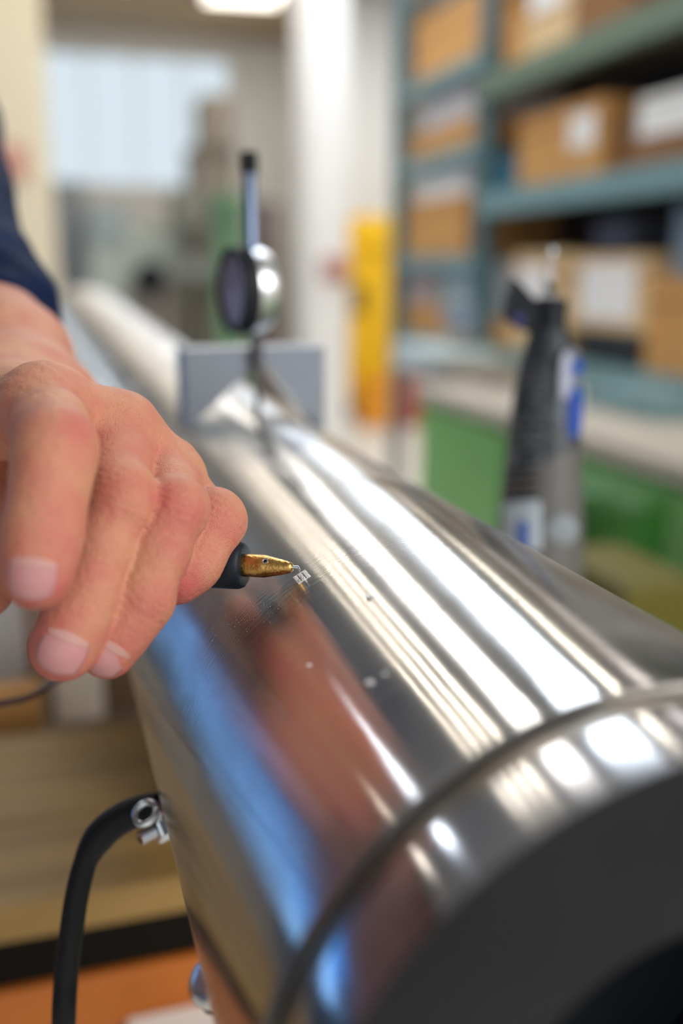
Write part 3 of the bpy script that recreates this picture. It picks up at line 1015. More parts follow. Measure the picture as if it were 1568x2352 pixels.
for y in (1.22, Ypost, Yend):
    for x in (SX - 0.02, SX + 0.56):
        bm = bmesh.new(); box(bm, x, x + 0.05, y - 0.035, y + 0.035, 0, 2.9, 0.003); obj('upright', bm, mat('upright_teal', (0.07, 0.15, 0.17), 0.5), rack)
bm = bmesh.new(); box(bm, SX + 0.58, SX + 0.60, 1.2, Yend, 0.1, 2.9); obj('back_panel', bm, mat('rack_back', (0.07, 0.04, 0.02), 0.8), rack)


TOPS = {}


def rack_box(name, x0, x1, ytop, zlev, m_, label, cat='box', depth=0.40, front=0.034, ybot=None, sheet=None, X=SX, zt=None, lim=None):
    """box on a rack level; x0..x1 photo columns of its front, ytop photo row of its top at the middle"""
    Xf = X + front
    ym = (x0 + x1) / 2
    a = at(x0, 500, X=Xf).y; c = at(x1, 500, X=Xf).y
    top = at(ym, ytop, X=Xf).z
    top = min(top, lim if lim else (1.466 if zlev < 1.4 else 1.870 if zlev < 1.85 else 2.40))
    bot = zlev if ybot is None else TOPS[ybot] + 0.0005
    TOPS[label] = top
    o = thing(name, label, cat, 'boxes and goods on the storage rack')
    bm = bmesh.new(); box(bm, Xf, Xf + depth, c, a, bot, top, 0.004)
    obj('carton', bm, m_, o)
    h = top - bot
    bm = bmesh.new(); box(bm, Xf - 0.0015, Xf, c + 0.01, a - 0.01, bot + h * 0.72, bot + h * 0.76)
    obj('lid_seam', bm, M_card3 if m_ in (M_card, M_card2) else M_grey, o)
    if sheet:
        s0, s1, t0, t1 = sheet
        y_a = at(s0, 500, X=Xf).y; y_b = at(s1, 500, X=Xf).y
        z_a = at((s0 + s1) / 2, t1, X=Xf).z; z_b = at((s0 + s1) / 2, t0, X=Xf).z
        bm = bmesh.new(); box(bm, Xf - 0.003, Xf, y_b, y_a, z_a, z_b); obj('paper_label', bm, M_paper, o)
    return o


L0, L1_, L2, L3 = 0.9408, 1.4908, 1.8958, 2.43
# level under the middle beam
rack_box('pale_carton', 1185, 1315, 580, L0, M_card2, 'pale tan carton behind the rotary tool bit', sheet=(1200, 1262, 610, 720))
rack_box('black_tray', 1345, 1498, 762, L0, M_dark, 'black tray under the wide pale carton', ybot=None, depth=0.36)
rack_box('wide_carton', 1322, 1500, 585, L0 + 0.12, M_card2, 'wide pale carton with a big white label right of the rotary tool', ybot='black tray under the wide pale carton', sheet=(1345, 1470, 605, 735))
rack_box('tan_carton', 1500, 1640, 640, L0, M_card, 'orange-tan carton standing at the right edge of the photo')
rack_box('shallow_tan_box', 1124, 1180, 735, L0, M_card, 'shallow tan box under the grey case')
rack_box('grey_case', 1126, 1178, 600, L0 + 0.08, M_grey, 'grey case beside the rack upright left of the rotary tool', depth=0.3, ybot='shallow tan box under the grey case')
rack_box('grey_blue_bin', 1366, 1450, 505, L0 + 0.30, mat('slate_bin', (0.10, 0.12, 0.17), 0.6), 'slate blue bin high on top of the wide carton', ybot='wide pale carton with a big white label right of the rotary tool', front=0.12, depth=0.3)
rack_box('pale_blue_bin', 1550, 1640, 470, L0 + 0.3, mat('pale_blue_bin', (0.35, 0.48, 0.58), 0.6), 'pale blue bin at the right edge under the middle beam', ybot='orange-tan carton standing at the right edge of the photo', front=0.10, depth=0.3)
# level above the middle beam
rack_box('big_tan_carton', 1185, 1372, 250, L1_, M_card, 'big tan carton above the middle rack beam', sheet=(1300, 1355, 262, 340))
rack_box('dark_brown_carton', 1406, 1445, 262, L1_, M_card3, 'dark brown carton right of the big tan carton', front=0.08)
rack_box('brown_tray', 1446, 1640, 300, L1_, M_card3, 'brown tray with a white bundle at the right above the middle beam')
rack_box('white_bundle', 1450, 1640, 205, L1_, M_paper, 'white bundle lying on the brown tray', ybot='brown tray with a white bundle at the right above the middle beam', front=0.04, depth=0.3)
rack_box('teal_bin', 1126, 1180, 360, L1_, M_tblue, 'small teal bin beside the rack upright', depth=0.25)
# level above the upper beam
rack_box('tan_carton', 1146, 1192, 40, L2, M_card, 'tan carton on the top shelf above the rack upright')
rack_box('white_lid_box', 1192, 1290, 0, L2, M_card2, 'pale box with a white lid on the top shelf', sheet=(1200, 1270, -30, 30))
rack_box('dark_brown_carton', 1292, 1420, -80, L2, M_card3, 'dark brown carton on the top shelf above the upper beam')
# far bay, left of the upright
F1, F0, F2, F3 = [z - 0.009 for z in FB]
l0, l1, l2 = FB[0] - 0.035, FB[1] - 0.035, FB[2] - 0.035
rack_box('long_tan_carton', 948, 1085, 20, F0, M_card, 'long tan carton on the far top shelf', lim=2.8)
rack_box('tan_carton', 935, 1080, 292, F1, M_card, 'tan box under the grey-white box in the far bay', lim=l1)
rack_box('grey_white_box', 965, 1080, 196, F1, mat('grey_white', (0.62, 0.60, 0.60), 0.6), 'grey-white box on a tan box in the far bay', ybot='tan box under the grey-white box in the far bay', lim=l1)
rack_box('tan_carton', 935, 1070, 455, F2, M_card, 'tan carton in the far bay beside the yellow column', lim=l0)
rack_box('white_box', 955, 1075, 388, F2, M_paper, 'flat white box on the tan carton beside the yellow column', ybot='tan carton in the far bay beside the yellow column', lim=l0)
rack_box('orange_tray', 932, 1085, 705, F3, M_card, 'low orange-tan tray at the bottom of the far bay', lim=l2)
rack_box('rose_box', 935, 1006, 612, F3, mat('rose_grey', (0.45, 0.36, 0.34), 0.6), 'rose-grey box in the far bay beside the yellow column', ybot='low orange-tan tray at the bottom of the far bay', lim=l2)
rack_box('pale_teal_bin', 1020, 1083, 612, F3, mat('pale_teal', (0.40, 0.52, 0.53), 0.6), 'pale teal bin in the far bay', ybot='low orange-tan tray at the bottom of the far bay', lim=l2)
rack_box('white_crate', 905, 1030, 800, 0.86, mat('crate_white', (0.62, 0.72, 0.72), 0.5), 'white-teal crate below the far bay', front=-0.26, depth=0.2)
ca, cb_ = at(905, 840, X=SX - 0.26).y, at(1030, 840, X=SX - 0.26).y
stt = thing('side_table', 'small grey table under the white-teal crate', 'table')
bm = bmesh.new(); box(bm, SX - 0.27, SX - 0.05, cb_ - 0.01, ca + 0.01, 0.835, 0.8592); obj('table_top', bm, M_grey, stt)
for x in (SX - 0.26, SX - 0.08):
    for y in (cb_, ca - 0.03):
        bm = bmesh.new(); box(bm, x, x + 0.02, y, y + 0.02, 0.0, 0.835); obj('leg', bm, M_grey, stt)
# blurred highlight built as a solid magnifier on the shelf edge
mg = thing('round_bokeh_disc', 'round pale-blue disc in place of a blurred highlight left of the rotary tool in the far bay', 'bokeh_disc')
mc = at(1054, 730, X=SX - 0.14)
Mm = axis_M(mc, mc + Vector((-0.5, -0.86, 0)))
bm = bmesh.new(); lathe(bm, [(0.052, -0.006), (0.060, -0.006), (0.060, 0.006), (0.052, 0.006), (0.052, -0.006)], 32, Mm); obj('bokeh_disc_rim', bm, M_zinc, mg, True, 40)
bm = bmesh.new(); lathe(bm, [(0.0, 0.001), (0.053, 0.001), (0.053, -0.001), (0, -0.001)], 32, Mm); obj('lens', bm, mat('bokeh_blue', (0.25, 0.33, 0.42), 0.2), mg)
bm = bmesh.new(); box(bm, mc.x - 0.01, mc.x + 0.01, mc.y - 0.01, mc.y + 0.01, 0.95, mc.z - 0.055); box(bm, mc.x - 0.03, mc.x + 0.07, mc.y - 0.03, mc.y + 0.03, 0.945, 0.955); obj('bokeh_disc_stand', bm, M_grey, mg)
# things lying on the green bench top
bm = bmesh.new(); q0 = at(1330, 850, X=1.3); box(bm, 1.22, 1.42, at(1500, 900, X=1.22).y, at(1335, 900, X=1.22).y, BZ, BZ + 0.05, 0.004)
tag(obj('teal_drawer_box', bm, M_teal), 'flat teal drawer box on the worktop right of the rotary tool', 'box')
bm = bmesh.new(); box(bm, 1.15, 1.40, at(1130, 850, X=1.15).y, at(985, 850, X=1.15).y, BZ, BZ + 0.035, 0.004)
tag(obj('brown_tray', bm, M_taupe), 'brown tray at the far end of the green cabinet worktop', 'tray')

# ------------------------------------------------------------------ yellow column crane, red base
YY = 8.2
yc = thing('yellow_hoist', 'yellow machine column standing on the floor before the back wall', 'machine')
X0, X1 = at(800, 700, Y=YY).x, at(912, 700, Y=YY).x
zt = at(850, 500, Y=YY).z
bm = bmesh.new(); box(bm, X0, X1 - 0.04, YY, YY + 0.3, 0.12, zt, 0.03); obj('mast', bm, M_yellow, yc)
bm = bmesh.new(); box(bm, X0 + 0.02, at(932, 550, Y=YY).x, YY - 0.05, YY + 0.3, at(850, 580, Y=YY).z, zt + 0.02, 0.05); obj('head', bm, M_yellow, yc)
bm = bmesh.new(); box(bm, X0, X1, YY - 0.25, YY + 0.4, 0.0, 0.14, 0.03); obj('base', bm, mat('dark_mustard', (0.25, 0.13, 0.01), 0.6), yc)
bm = bmesh.new(); box(bm, X0 + 0.02, X0 + 0.16, YY - 0.04, YY, at(850, 720, Y=YY).z, at(850, 650, Y=YY).z, 0.02); obj('control_box', bm, mat('mustard_box', (0.30, 0.18, 0.01), 0.6), yc)
bm = bmesh.new()
xa = at(880, 900, Y=7.7).x; xb = at(945, 900, Y=7.7).x
box(bm, xa, xb, 7.5, 7.8, 0, at(900, 870, Y=7.5).z, 0.02)
tag(obj('red_canister', bm, M_red), 'red container on the floor right of the yellow machine column', 'container')
bm = bmesh.new(); xa2 = at(835, 900, Y=7.6).x
box(bm, xa2, xa - 0.01, 7.5, 7.8, 0, at(870, 868, Y=7.5).z, 0.03)
tag(obj('orange_canister', bm, mat('amber_plastic', (0.9, 0.35, 0.01), 0.5)), 'orange container on the floor between yellow column and red container', 'container')
bm = bmesh.new()
hs_ = at(772, 612, Y=6.58)
box(bm, hs_.x - 0.10, hs_.x + 0.10, 6.55, 6.6, hs_.z - 0.09, hs_.z + 0.06, 0.01)
tag(obj('wall_switch', bm, mat('dull_red', (0.50, 0.25, 0.20), 0.6)), 'small reddish box mounted on the white pillar', 'switch box')


# ------------------------------------------------------------------ machines before the back wall
def blk(bm, x0, x1, y0, y1, Y, d=0.5, bev=0.02, floor=False):
    A = at(x0, (y0 + y1) / 2, Y=Y); B = at(x1, (y0 + y1) / 2, Y=Y)
    z1 = at((x0 + x1) / 2, y0, Y=Y).z; z0 = 0 if floor else at((x0 + x1) / 2, y1, Y=Y).z
    box(bm, A.x, B.x, Y, Y + d, z0, z1, bev)


mm = thing('milling_machine', 'tall taupe milling machine before the bright back window', 'machine')
bm = bmesh.new(); blk(bm, 452, 545, 330, 700, 8.6, floor=True, d=.6); obj('column', bm, M_taupe, mm)
bm = bmesh.new(); blk(bm, 466, 535, 215, 340, 8.5, d=.5); obj('head', bm, M_taupe, mm)
bm = bmesh.new(); blk(bm, 400, 470, 430, 520, 8.4, d=.4); obj('spindle_box', bm, mat('dull_taupe', (0.20, 0.20, 0.16), 0.6), mm)
bm = bmesh.new(); blk(bm, 430, 560, 600, 640, 8.35, d=.25); obj('table', bm, M_grey, mm)
lt = thing('lathe', 'pale grey-green lathe under the back window', 'machine')
bm = bmesh.new(); blk(bm, 205, 430, 520, 700, 9.0, floor=True, d=.4); obj('bed', bm, M_ggrey, lt)
bm = bmesh.new(); blk(bm, 205, 290, 470, 560, 8.95, d=.4); obj('headstock', bm, mat('pale_blue_grey', (0.36, 0.42, 0.42), 0.6), lt)
bm = bmesh.new(); lathe(bm, [(0, -0.1), (0.12, -0.1), (0.14, 0), (0.12, .02), (0, .02)], 32, axis_M(at(345, 640, Y=8.75), at(345, 640, Y=7.0))); obj('chuck', bm, M_dark, lt)
bm = bmesh.new(); blk(bm, 300, 420, 640, 760, 8.8, floor=True, d=.2); obj('apron', bm, mat('brown_grey', (0.22, 0.19, 0.16), 0.6), lt)
cb = thing('grey_cabinet', 'dark grey cabinet standing against the left of the back window', 'cabinet')
bm = bmesh.new(); blk(bm, 105, 200, 415, 700, 9.5, floor=True, d=.4); obj('body', bm, M_grey, cb)
bm = bmesh.new(); blk(bm, 112, 152, 430, 690, 9.47, d=.03, bev=.005); obj('door', bm, M_grey, cb)
bm = bmesh.new(); blk(bm, 155, 195, 430, 690, 9.47, d=.03, bev=.005); obj('door', bm, M_grey, cb)
gm = thing('green_machine', 'narrow green machine housing behind the dial gauge stem', 'machine')
bm = bmesh.new(); blk(bm, 500, 562, 440, 760, 7.6, floor=True, d=.4); obj('housing', bm, mat('mid_green', (0.12, 0.24, 0.12), 0.5), gm)
bm = bmesh.new(); blk(bm, 508, 554, 460, 520, 7.57, d=.03, bev=.005); obj('panel', bm, mat('mid_green2', (0.08, 0.18, 0.09), 0.5), gm)
tc_ = thing('brown_locker', 'brown-grey locker between the dial gauge and white pillar', 'locker')
bm = bmesh.new(); blk(bm, 592, 650, 460, 760, 9.0, floor=True, d=.4); obj('body', bm, mat('warm_grey', (0.24, 0.20, 0.19), 0.6), tc_)
bm = bmesh.new(); blk(bm, 598, 644, 475, 750, 8.97, d=.03, bev=.005); obj('door', bm, mat('warm_grey2', (0.22, 0.18, 0.17), 0.6), tc_)
sp = thing('safety_poster', 'small reddish notice on the cream pillar beside the sleeve', 'notice')
bm = bmesh.new(); blk(bm, 10, 62, 330, 415, 5.98, d=.02, bev=.002); obj('sheet', bm, mat('salmon_notice', (0.62, 0.30, 0.22), 0.7), sp)

#HAND#

# ------------------------------------------------------------------ the person's right hand, forearm and sleeve
def A3(*j):
    return [(np.array(at(x, y, D=d)), r) for x, y, d, r in j]


fingers = {
    'little': A3((105, 952, .314, .0120), (128, 1030, .272, .0110), (100, 1215, .263, .0097), (84, 1322, .261, .0091)),
    'ring': A3((262, 1004, .328, .0122), (272, 1140, .298, .0102), (200, 1368, .288, .0092), (146, 1488, .284, .0098)),
    'middle': A3((380, 1096, .334, .0108), (398, 1170, .303, .0092), (325, 1380, .296, .0089), (246, 1492, .294, .0086)),
    'index': A3((430, 1180, .350, .0108), (494, 1193, .3225, .0095), (444, 1290, .3145, .0084), (404, 1335, .3105, .0075)),
    'thumb': A3((60, 1000, .392, .0150), (150, 1150, .376, .0125), (330, 1270, .360, .0100), (425, 1300, .350, .0088)),
}
FK = .0006
palm_caps = [
    A3((-60, 900, .395, .0150), (105, 952, .314, .0120)),
    A3((-20, 890, .400, .0150), (262, 1004, .328, .0122)),
    A3((20, 900, .405, .0150), (380, 1104, .334, .0098)),
    A3((60, 930, .405, .0150), (430, 1180, .350, .0100)),
    A3((-90, 960, .350, .0140), (105, 975, .318, .0110)),
    A3((-110, 1000, .36, .022), (-70, 1250, .350, .0190)),      # heel of the hand
    A3((-70, 1250, .350, .0190), (-45, 1350, .345, .0110)),
    A3((60, 1050, .375, .0180), (300, 1130, .352, .0120)),       # palm flesh
    A3((20, 930, .405, .0240), (90, 955, .412, .0250)),          # wrist
    A3((60, 950, .410, .0265), (12, 840, .450, .0285)),
    A3((12, 840, .450, .0285), (-45, 750, .505, .0310)),
    A3((-45, 750, .505, .0310), (-60, 690, .54, .0320)),
]
bumps = [A3((105, 925, .312, .0110), (108, 930, .312, .0110)), A3((272, 985, .327, .0112), (276, 990, .327, .0112)),
         A3((384, 1094, .333, .0104), (386, 1098, .333, .0104)),
         A3((300, 1150, .2955, .0072), (296, 1160, .2955, .0072)), A3((424, 1172, .3065, .0060), (420, 1178, .3065, .0060))]


def cap_d(P, a, ra, b_, rb):
    ab = b_ - a
    t = np.clip(((P - a) @ ab) / (ab @ ab), 0, 1)
    c = a + t[..., None] * ab
    return np.sqrt(((P - c) ** 2).sum(-1)) - (ra + (rb - ra) * t)


def smin(a, b_, k):
    h = np.clip(0.5 + 0.5 * (b_ - a) / k, 0, 1)
    return b_ * (1 - h) + a * h - k * h * (1 - h)


def finger_sdf(P, nm):
    f = None
    ch = fingers[nm]
    for (a, ra), (b_, rb) in zip(ch, ch[1:]):
        m_ = (a + b_) / 2; rm = (ra + rb) / 2 * 0.955
        for q in (cap_d(P, a, ra, m_, rm), cap_d(P, m_, rm, b_, rb)):
            f = q if f is None else smin(f, q, .0045)
    return f


def sdf(P):
    """distance to the skin for points P (...,3)"""
    pal = None
    for (a, ra), (b_, rb) in palm_caps + bumps[:3]:
        d = cap_d(P, a, ra, b_, rb)
        pal = d if pal is None else smin(pal, d, .012)
    F = None
    for nm, ch in fingers.items():
        f = None
        for (a, ra), (b_, rb) in zip(ch, ch[1:]):
            # phalanges are a little waisted between the joints
            m_ = (a + b_) / 2; rm = (ra + rb) / 2 * 0.955
            for q in (cap_d(P, a, ra, m_, rm), cap_d(P, m_, rm, b_, rb)):
                f = q if f is None else smin(f, q, .0045)
        if nm == 'ring': f = smin(f, cap_d(P, bumps[3][0][0], bumps[3][0][1], bumps[3][1][0], bumps[3][1][1]), .006)
        if nm == 'middle': f = smin(f, cap_d(P, bumps[4][0][0], bumps[4][0][1], bumps[4][1][0], bumps[4][1][1]), .006)
        F = f if F is None else smin(F, f, FK if nm != 'thumb' else .003)
    return smin(pal, F, .0055)


H = 0.0009
allp = [j for ch in fingers.values() for j in ch] + [j for c in palm_caps for j in c]
lo = np.min([p - r for p, r in allp], axis=0) - 0.006
hi = np.max([p + r for p, r in allp], axis=0) + 0.006
nx, ny, nz = [int(v) + 1 for v in np.ceil((hi - lo) / H)]
gx = lo[0] + H * np.arange(nx); gy = lo[1] + H * np.arange(ny); gz = lo[2] + H * np.arange(nz)
# coarse pass to find the blocks that hold skin
S = 12
field = np.full((nx, ny, nz), 1.0, np.float32)
for i in range(0, nx, S):
    for j in range(0, ny, S):
        ks = list(range(0, nz, S))
        cen = np.array([[gx[min(i + S // 2, nx - 1)], gy[min(j + S // 2, ny - 1)], gz[min(k + S // 2, nz - 1)]] for k in ks])
        dc_ = sdf(cen)
        for k, dd in zip(ks, dc_):
            i2, j2, k2 = min(i + S, nx), min(j + S, ny), min(k + S, nz)
            if abs(dd) > H * S * 1.15:
                field[i:i2, j:j2, k:k2] = dd
            else:
                X_, Y_, Z_ = np.meshgrid(gx[i:i2], gy[j:j2], gz[k:k2], indexing='ij')
                field[i:i2, j:j2, k:k2] = sdf(np.stack([X_, Y_, Z_], -1))


def surface_nets(f, lo, H):
    ins = f < 0
    nx, ny, nz = f.shape
    c = np.zeros((nx - 1, ny - 1, nz - 1), np.int8)
    for a in (0, 1):
        for b_ in (0, 1):
            for d in (0, 1):
                c += ins[a:nx - 1 + a, b_:ny - 1 + b_, d:nz - 1 + d]
    act = (c > 0) & (c < 8)
    idx = np.full(act.shape, -1, np.int64)
    cells = np.argwhere(act)
    idx[act] = np.arange(len(cells))
    acc = np.zeros((len(cells), 3)); cnt = np.zeros(len(cells))
    corners = [(a, b_, d) for a in (0, 1) for b_ in (0, 1) for d in (0, 1)]
    for p in corners:
        for ax in range(3):
            if p[ax] == 1: continue
            q = list(p); q[ax] = 1
            v0 = f[cells[:, 0] + p[0], cells[:, 1] + p[1], cells[:, 2] + p[2]]
            v1 = f[cells[:, 0] + q[0], cells[:, 1] + q[1], cells[:, 2] + q[2]]
            m_ = (v0 < 0) != (v1 < 0)
            t = np.where(m_, v0 / np.where(m_, v0 - v1, 1), 0)
            pt = np.tile(np.array(p, float), (len(cells), 1)); pt[:, ax] += t
            acc[m_] += pt[m_]; cnt[m_] += 1
    V = lo + H * (cells + acc / cnt[:, None])
    F = []
    for ax in range(3):
        o1, o2 = [(1, 2), (2, 0), (0, 1)][ax]
        sl0 = [slice(None)] * 3; sl1 = [slice(None)] * 3
        sl0[ax] = slice(0, -1); sl1[ax] = slice(1, None)
        a, b_ = ins[tuple(sl0)], ins[tuple(sl1)]
        e = np.argwhere(a != b_)
        e = e[(e[:, o1] > 0) & (e[:, o2] > 0) & (e[:, o1] < f.shape[o1] - 1) & (e[:, o2] < f.shape[o2] - 1)]
        def cell(d1, d2):
            g = e.copy(); g[:, o1] -= d1; g[:, o2] -= d2
            return idx[g[:, 0], g[:, 1], g[:, 2]]
        q = np.stack([cell(1, 1), cell(0, 1), cell(0, 0), cell(1, 0)], 1)
        fl = ~a[e[:, 0], e[:, 1], e[:, 2]]
        q[fl] = q[fl][:, ::-1]
        F.append(q)
    F = np.concatenate(F)
    return V, F[(F >= 0).all(1)]


Vh, Fh = surface_nets(field, lo, H)
# relax away the grid
E_ = np.concatenate([Fh[:, [0, 1]], Fh[:, [1, 2]], Fh[:, [2, 3]], Fh[:, [3, 0]]])
deg = np.bincount(E_[:, 0], minlength=len(Vh)) + np.bincount(E_[:, 1], minlength=len(Vh))
for it in range(4):
    s_ = np.zeros_like(Vh)
    for ax in range(3):
        s_[:, ax] = np.bincount(E_[:, 0], Vh[E_[:, 1], ax], len(Vh)) + np.bincount(E_[:, 1], Vh[E_[:, 0], ax], len(Vh))
    w_ = 0.5 if it % 2 == 0 else -0.45
    Vh = Vh + w_ * (s_ / deg[:, None] - Vh)


def grad(P, e=.0004):
    g = np.stack([sdf(P + np.eye(3)[k] * e) - sdf(P - np.eye(3)[k] * e) for k in range(3)], -1)
    return g / (np.linalg.norm(g, axis=-1, keepdims=True) + 1e-12)


Nh = grad(Vh)
tone = np.zeros(len(Vh)); pale = np.zeros(len(Vh))
disp = np.zeros(len(Vh))
camv = np.array(CAM)
for nm, ch in fingers.items():
    if nm == 'thumb': continue
    js = [p for p, r in ch]
    for k in (1, 2):
        ax_ = js[k + 1] - js[k]; ax_ /= np.linalg.norm(ax_)
        if k == 1:
            a0 = js[1] - js[0]; a0 /= np.linalg.norm(a0)
        rel = Vh - js[k]
        dist = np.linalg.norm(rel, axis=1)
        # dorsal side: away from the inside of the bend
        prv = js[k] - js[k - 1]; prv /= np.linalg.norm(prv)
        dors = prv - ax_; dors = dors - ax_ * (dors @ ax_) * 0.0
        dors /= np.linalg.norm(dors) + 1e-9
        vd = camv - js[k]; vd /= np.linalg.norm(vd)
        dors = dors * 0.5 + vd; dors /= np.linalg.norm(dors)
        side = np.clip(Nh @ dors, 0, 1)
        ds = np.exp(-(dist / (.0115 if k == 1 else .0095)) ** 2)
        tone = np.maximum(tone, ds * side ** 1.5 * (1.0 if k == 1 else .65))
        s = rel @ ax_
        amp = .00034 if k == 1 else .00022
        own = dist < ch[k][1] * 1.5
        lat = rel @ np.cross(ax_, dors)
        disp -= np.where(own, amp * np.exp(-(s / .0048) ** 2) * (0.5 + 0.5 * np.cos(2 * PI * (s + .06 * lat + 12 * lat ** 2) / .0024)) * side, 0)
    # finger ends are pinker
    rel = Vh - js[3]
    dist = np.linalg.norm(rel, axis=1)
    tone = np.maximum(tone, .75 * np.exp(-(dist / .014) ** 2))
# loose skin over the big knuckles
for (p, r) in (fingers['ring'][0], fingers['middle'][0], fingers['little'][0]):
    rel = Vh - p
    dist = np.linalg.norm(rel, axis=1)
    w_ = np.exp(-(dist / .016) ** 2)
    ph = Vh @ np.array([700., 500., 900.]) + 2.0 * np.sin(Vh @ np.array([260., 190., -310.]))
    disp += w_ * .00022 * np.sin(ph)
disp += .00025 * np.sin(Vh @ np.array([170., 120., 60.])) * np.sin(Vh @ np.array([-60., 150., 190.]))
Vh = Vh + Nh * disp[:, None]

me = bpy.data.meshes.new('body')
me.vertices.add(len(Vh)); me.vertices.foreach_set('co', Vh.astype(np.float32).ravel())
me.loops.add(len(Fh) * 4); me.loops.foreach_set('vertex_index', Fh.astype(np.int32).ravel())
me.polygons.add(len(Fh)); me.polygons.foreach_set('loop_start', np.arange(0, len(Fh) * 4, 4, dtype=np.int32))
me.polygons.foreach_set('use_smooth', np.ones(len(Fh), bool))
me.update(calc_edges=True)
at_ = me.attributes.new('tone', 'FLOAT', 'POINT'); at_.data.foreach_set('value', tone.astype(np.float32))


def skin_mat(name, base, red, nail=False):
    m = bpy.data.materials.new(name)
    m.use_nodes = True
    nt = m.node_tree
    b = nt.nodes['Principled BSDF']
    b.inputs['Roughness'].default_value = 0.55
    b.inputs['Specular IOR Level'].default_value = 0.3
    b.inputs['Subsurface Weight'].default_value = 0.03
    b.inputs['Subsurface Radius'].default_value = (1.0, 0.35, 0.2)
    b.inputs['Subsurface Scale'].default_value = 0.002
    tc = nt.nodes.new('ShaderNodeTexCoord')
    n1_ = nt.nodes.new('ShaderNodeTexNoise'); n1_.inputs['Scale'].default_value = 75; n1_.inputs['Detail'].default_value = 4
    nt.links.new(tc.outputs['Object'], n1_.inputs['Vector'])
    at2 = nt.nodes.new('ShaderNodeAttribute'); at2.attribute_name = 'tone'
    ad = nt.nodes.new('ShaderNodeMath'); ad.operation = 'MULTIPLY_ADD'
    mr = nt.nodes.new('ShaderNodeMapRange'); mr.inputs[1].default_value = .35; mr.inputs[2].default_value = .7; mr.inputs[3].default_value = 0.0; mr.inputs[4].default_value = 0.55
    nt.links.new(n1_.outputs['Fac'], mr.inputs[0])
    ad.inputs[1].default_value = 0.8
    nt.links.new(at2.outputs['Fac'], ad.inputs[0]); nt.links.new(mr.outputs[0], ad.inputs[2])
    mx = nt.nodes.new('ShaderNodeMix'); mx.data_type = 'RGBA'
    mx.inputs[6].default_value = (*base, 1); mx.inputs[7].default_value = (*red, 1)
    nt.links.new(ad.outputs[0], mx.inputs[0])
    nt.links.new(mx.outputs[2], b.inputs['Base Color'])
    vo = nt.nodes.new('ShaderNodeTexVoronoi'); vo.inputs['Scale'].default_value = 1500; vo.feature = 'DISTANCE_TO_EDGE'
    nt.links.new(tc.outputs['Object'], vo.inputs['Vector'])
    n3 = nt.nodes.new('ShaderNodeTexNoise'); n3.inputs['Scale'].default_value = 420; n3.inputs['Detail'].default_value = 5
    nt.links.new(tc.outputs['Object'], n3.inputs['Vector'])
    sm = nt.nodes.new('ShaderNodeMath'); sm.operation = 'MULTIPLY_ADD'; sm.inputs[1].default_value = 0.5
    nt.links.new(vo.outputs['Distance'], sm.inputs[0]); nt.links.new(n3.outputs['Fac'], sm.inputs[2])
    bp = nt.nodes.new('ShaderNodeBump'); bp.inputs['Strength'].default_value = 0.9; bp.inputs['Distance'].default_value = 0.0006
    nt.links.new(sm.outputs[0], bp.inputs['Height'])
    nt.links.new(bp.outputs[0], b.inputs['Normal'])
    return m


me.materials.append(skin_mat('skin', (0.57, 0.270, 0.155), (0.50, 0.115, 0.10)))
person = thing('person', "person's right hand guiding a pen, forearm in a dark navy sleeve", 'person')
body = bpy.data.objects.new('body', me)
link(body, person)

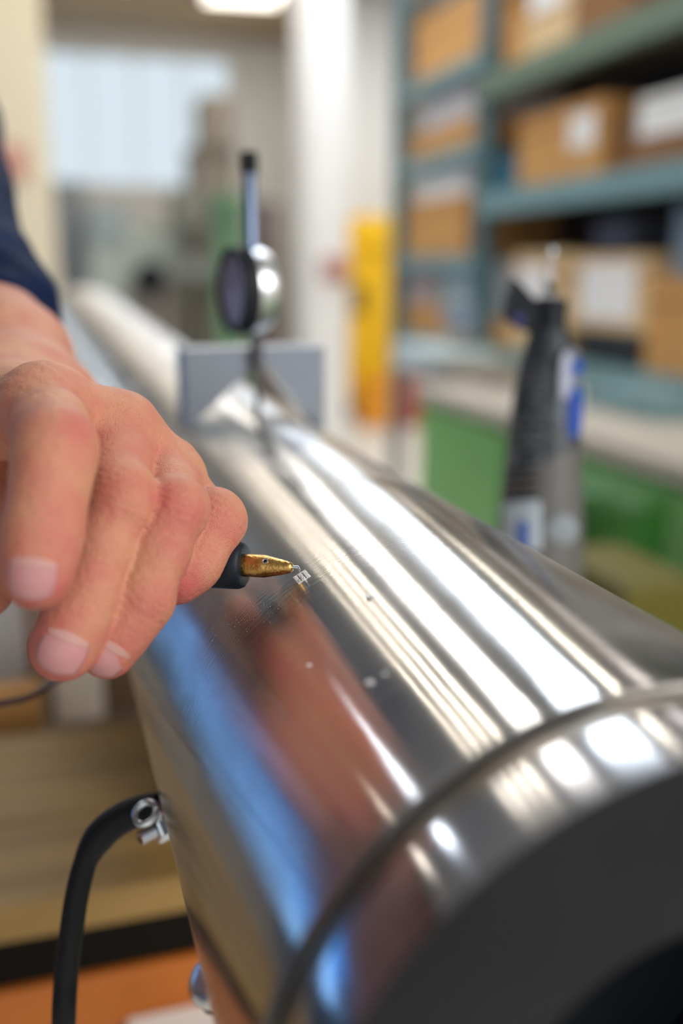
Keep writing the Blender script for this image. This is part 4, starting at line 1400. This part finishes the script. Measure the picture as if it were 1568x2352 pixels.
# nails: thin curved plates lying on the back of each finger end
M_nail = mat('nail', (0.50, 0.23, 0.22), 0.35, spec=0.4)
M_cut = mat('nail_base', (0.53, 0.28, 0.24), 0.5)
for nm, tilt, back, ln, hw_ in (('little', -0.15, -.0035, .0105, .75), ('ring', 0.0, -.0040, .0118, .78), ('middle', 0.18, -.0035, .0108, .78), ('index', -0.75, -.0025, .0098, .72)):
    ch = fingers[nm]
    p2, p3 = ch[2][0], ch[3][0]; r3 = ch[3][1]
    l_ = p3 - p2; l_ /= np.linalg.norm(l_)
    v_ = camv - p3; v_ = v_ - l_ * (v_ @ l_); v_ /= np.linalg.norm(v_)
    w3 = np.cross(l_, v_)
    if w3 @ np.array(MW @ Vector((1, 0, 0))) < 0: w3 = -w3
    v_ = v_ * math.cos(tilt) + w3 * math.sin(tilt)
    w3 = w3 - v_ * (w3 @ v_); w3 = w3 - l_ * (w3 @ l_); w3 /= np.linalg.norm(w3)
    for part, t0, t1, lf, m_ in (('fingernail', 0.0, 1.0, .00016, M_nail), ('nail_base', -0.02, 0.22, .00024, M_cut)):
        n_u, n_t = 14, 12
        P = np.zeros((n_u + 1, n_t + 1, 3)); D_ = np.zeros_like(P)
        for i in range(n_u + 1):
            u = i / n_u * 2 - 1
            for j in range(n_t + 1):
                t = j / n_t
                if part == 'fingernail':
                    s = back - 0.0 + ln * (t * (1 - 0.16 * u * u) + 0.0 * u) + ln * .10 * u * u * (1 - t)
                    wd_ = hw_ * (1 - 0.12 * (1 - t) ** 2)
                else:
                    s = back - .0003 + ln * (0.10 * u * u) + ln * .23 * t * (1 - u * u * .75)
                    wd_ = hw_ * .88
                ang = u * wd_
                dirr = v_ * math.cos(ang) + w3 * math.sin(ang)
                P[i, j] = p3 + l_ * s + dirr * (r3 * 1.6); D_[i, j] = -dirr
        Q = P.reshape(-1, 3); DD = D_.reshape(-1, 3)
        for it in range(25):
            dd = finger_sdf(Q, nm) - lf
            Q = Q + DD * np.clip(dd, -.002, .002)[:, None] * 0.9
        Q = Q.reshape(n_u + 1, n_t + 1, 3)
        bm = bmesh.new()
        top = [[bm.verts.new(Q[i, j]) for j in range(n_t + 1)] for i in range(n_u + 1)]
        bot = [[bm.verts.new(Q[i, j] + D_[i, j] * .0006) for j in range(n_t + 1)] for i in range(n_u + 1)]
        for i in range(n_u):
            for j in range(n_t):
                bm.faces.new((top[i][j], top[i + 1][j], top[i + 1][j + 1], top[i][j + 1]))
        rim = [(i, 0) for i in range(n_u)] + [(n_u, j) for j in range(n_t)] + [(i, n_t) for i in range(n_u, 0, -1)] + [(0, j) for j in range(n_t, 0, -1)]
        for (a, b_), (c, d) in zip(rim, rim[1:] + rim[:1]):
            bm.faces.new((top[a][b_], top[c][d], bot[c][d], bot[a][b_]))
        bmesh.ops.recalc_face_normals(bm, faces=bm.faces[:])
        if part == 'fingernail':
            nail_o = obj('fingernail', bm, m_, person, True)
        else:
            obj('nail_base', bm, m_, nail_o, True)

# sleeve: loose navy cloth with folds
M_navy = mat('navy_cloth', (0.002, 0.010, 0.045), 0.8, noise=0.3, nscale=30, bump=0.5, bscale=500)
M_navy.node_tree.nodes['Principled BSDF'].inputs['Specular IOR Level'].default_value = 0.15
sl = [at(-45, 800, D=.490), at(-42, 715, D=.510), at(-108, 590, D=.545), at(-165, 390, D=.62), at(-235, 150, D=.70), at(-330, -200, D=.82)]
pts = catmull(sl, 10)
R0 = np.interp(np.arange(len(pts)), [0, 10, 20, 30, 40, 50], [.0375, .0385, .0400, .0480, .058, .075])
bm = bmesh.new()
seg = 48
rings = tube(bm, pts, [float(r_) for r_ in R0], seg, cap=False)
for i, rg in enumerate(rings):
    c = pts[i]
    for k, v in enumerate(rg):
        th = 2 * PI * k / seg
        f = 1 + 0.035 * math.sin(3 * th + i * .45) * math.sin(i * .7) + 0.02 * math.sin(5 * th - i * .8)
        f *= 1.0 - (0.02 if i < 2 else 0)
        v.co = c + (v.co - c) * f
# turned-in cuff
inner = []
c = pts[0]; ax_ = (pts[1] - pts[0]).normalized()
r1_ = [bm.verts.new(c + (v.co - c) * 0.94 + ax_ * 0.001) for v in rings[0]]
r2_ = [bm.verts.new(c + (v.co - c) * 0.90 + ax_ * 0.035) for v in rings[0]]
for a, b_ in ((r1_, rings[0]), (r2_, r1_)):
    for k in range(seg):
        bm.faces.new((a[k], a[(k + 1) % seg], b_[(k + 1) % seg], b_[k]))
bm.faces.new(rings[-1])
bmesh.ops.recalc_face_normals(bm, faces=bm.faces[:])
obj('sleeve', bm, M_navy, person, True)['label'] = 'dark navy sleeve'
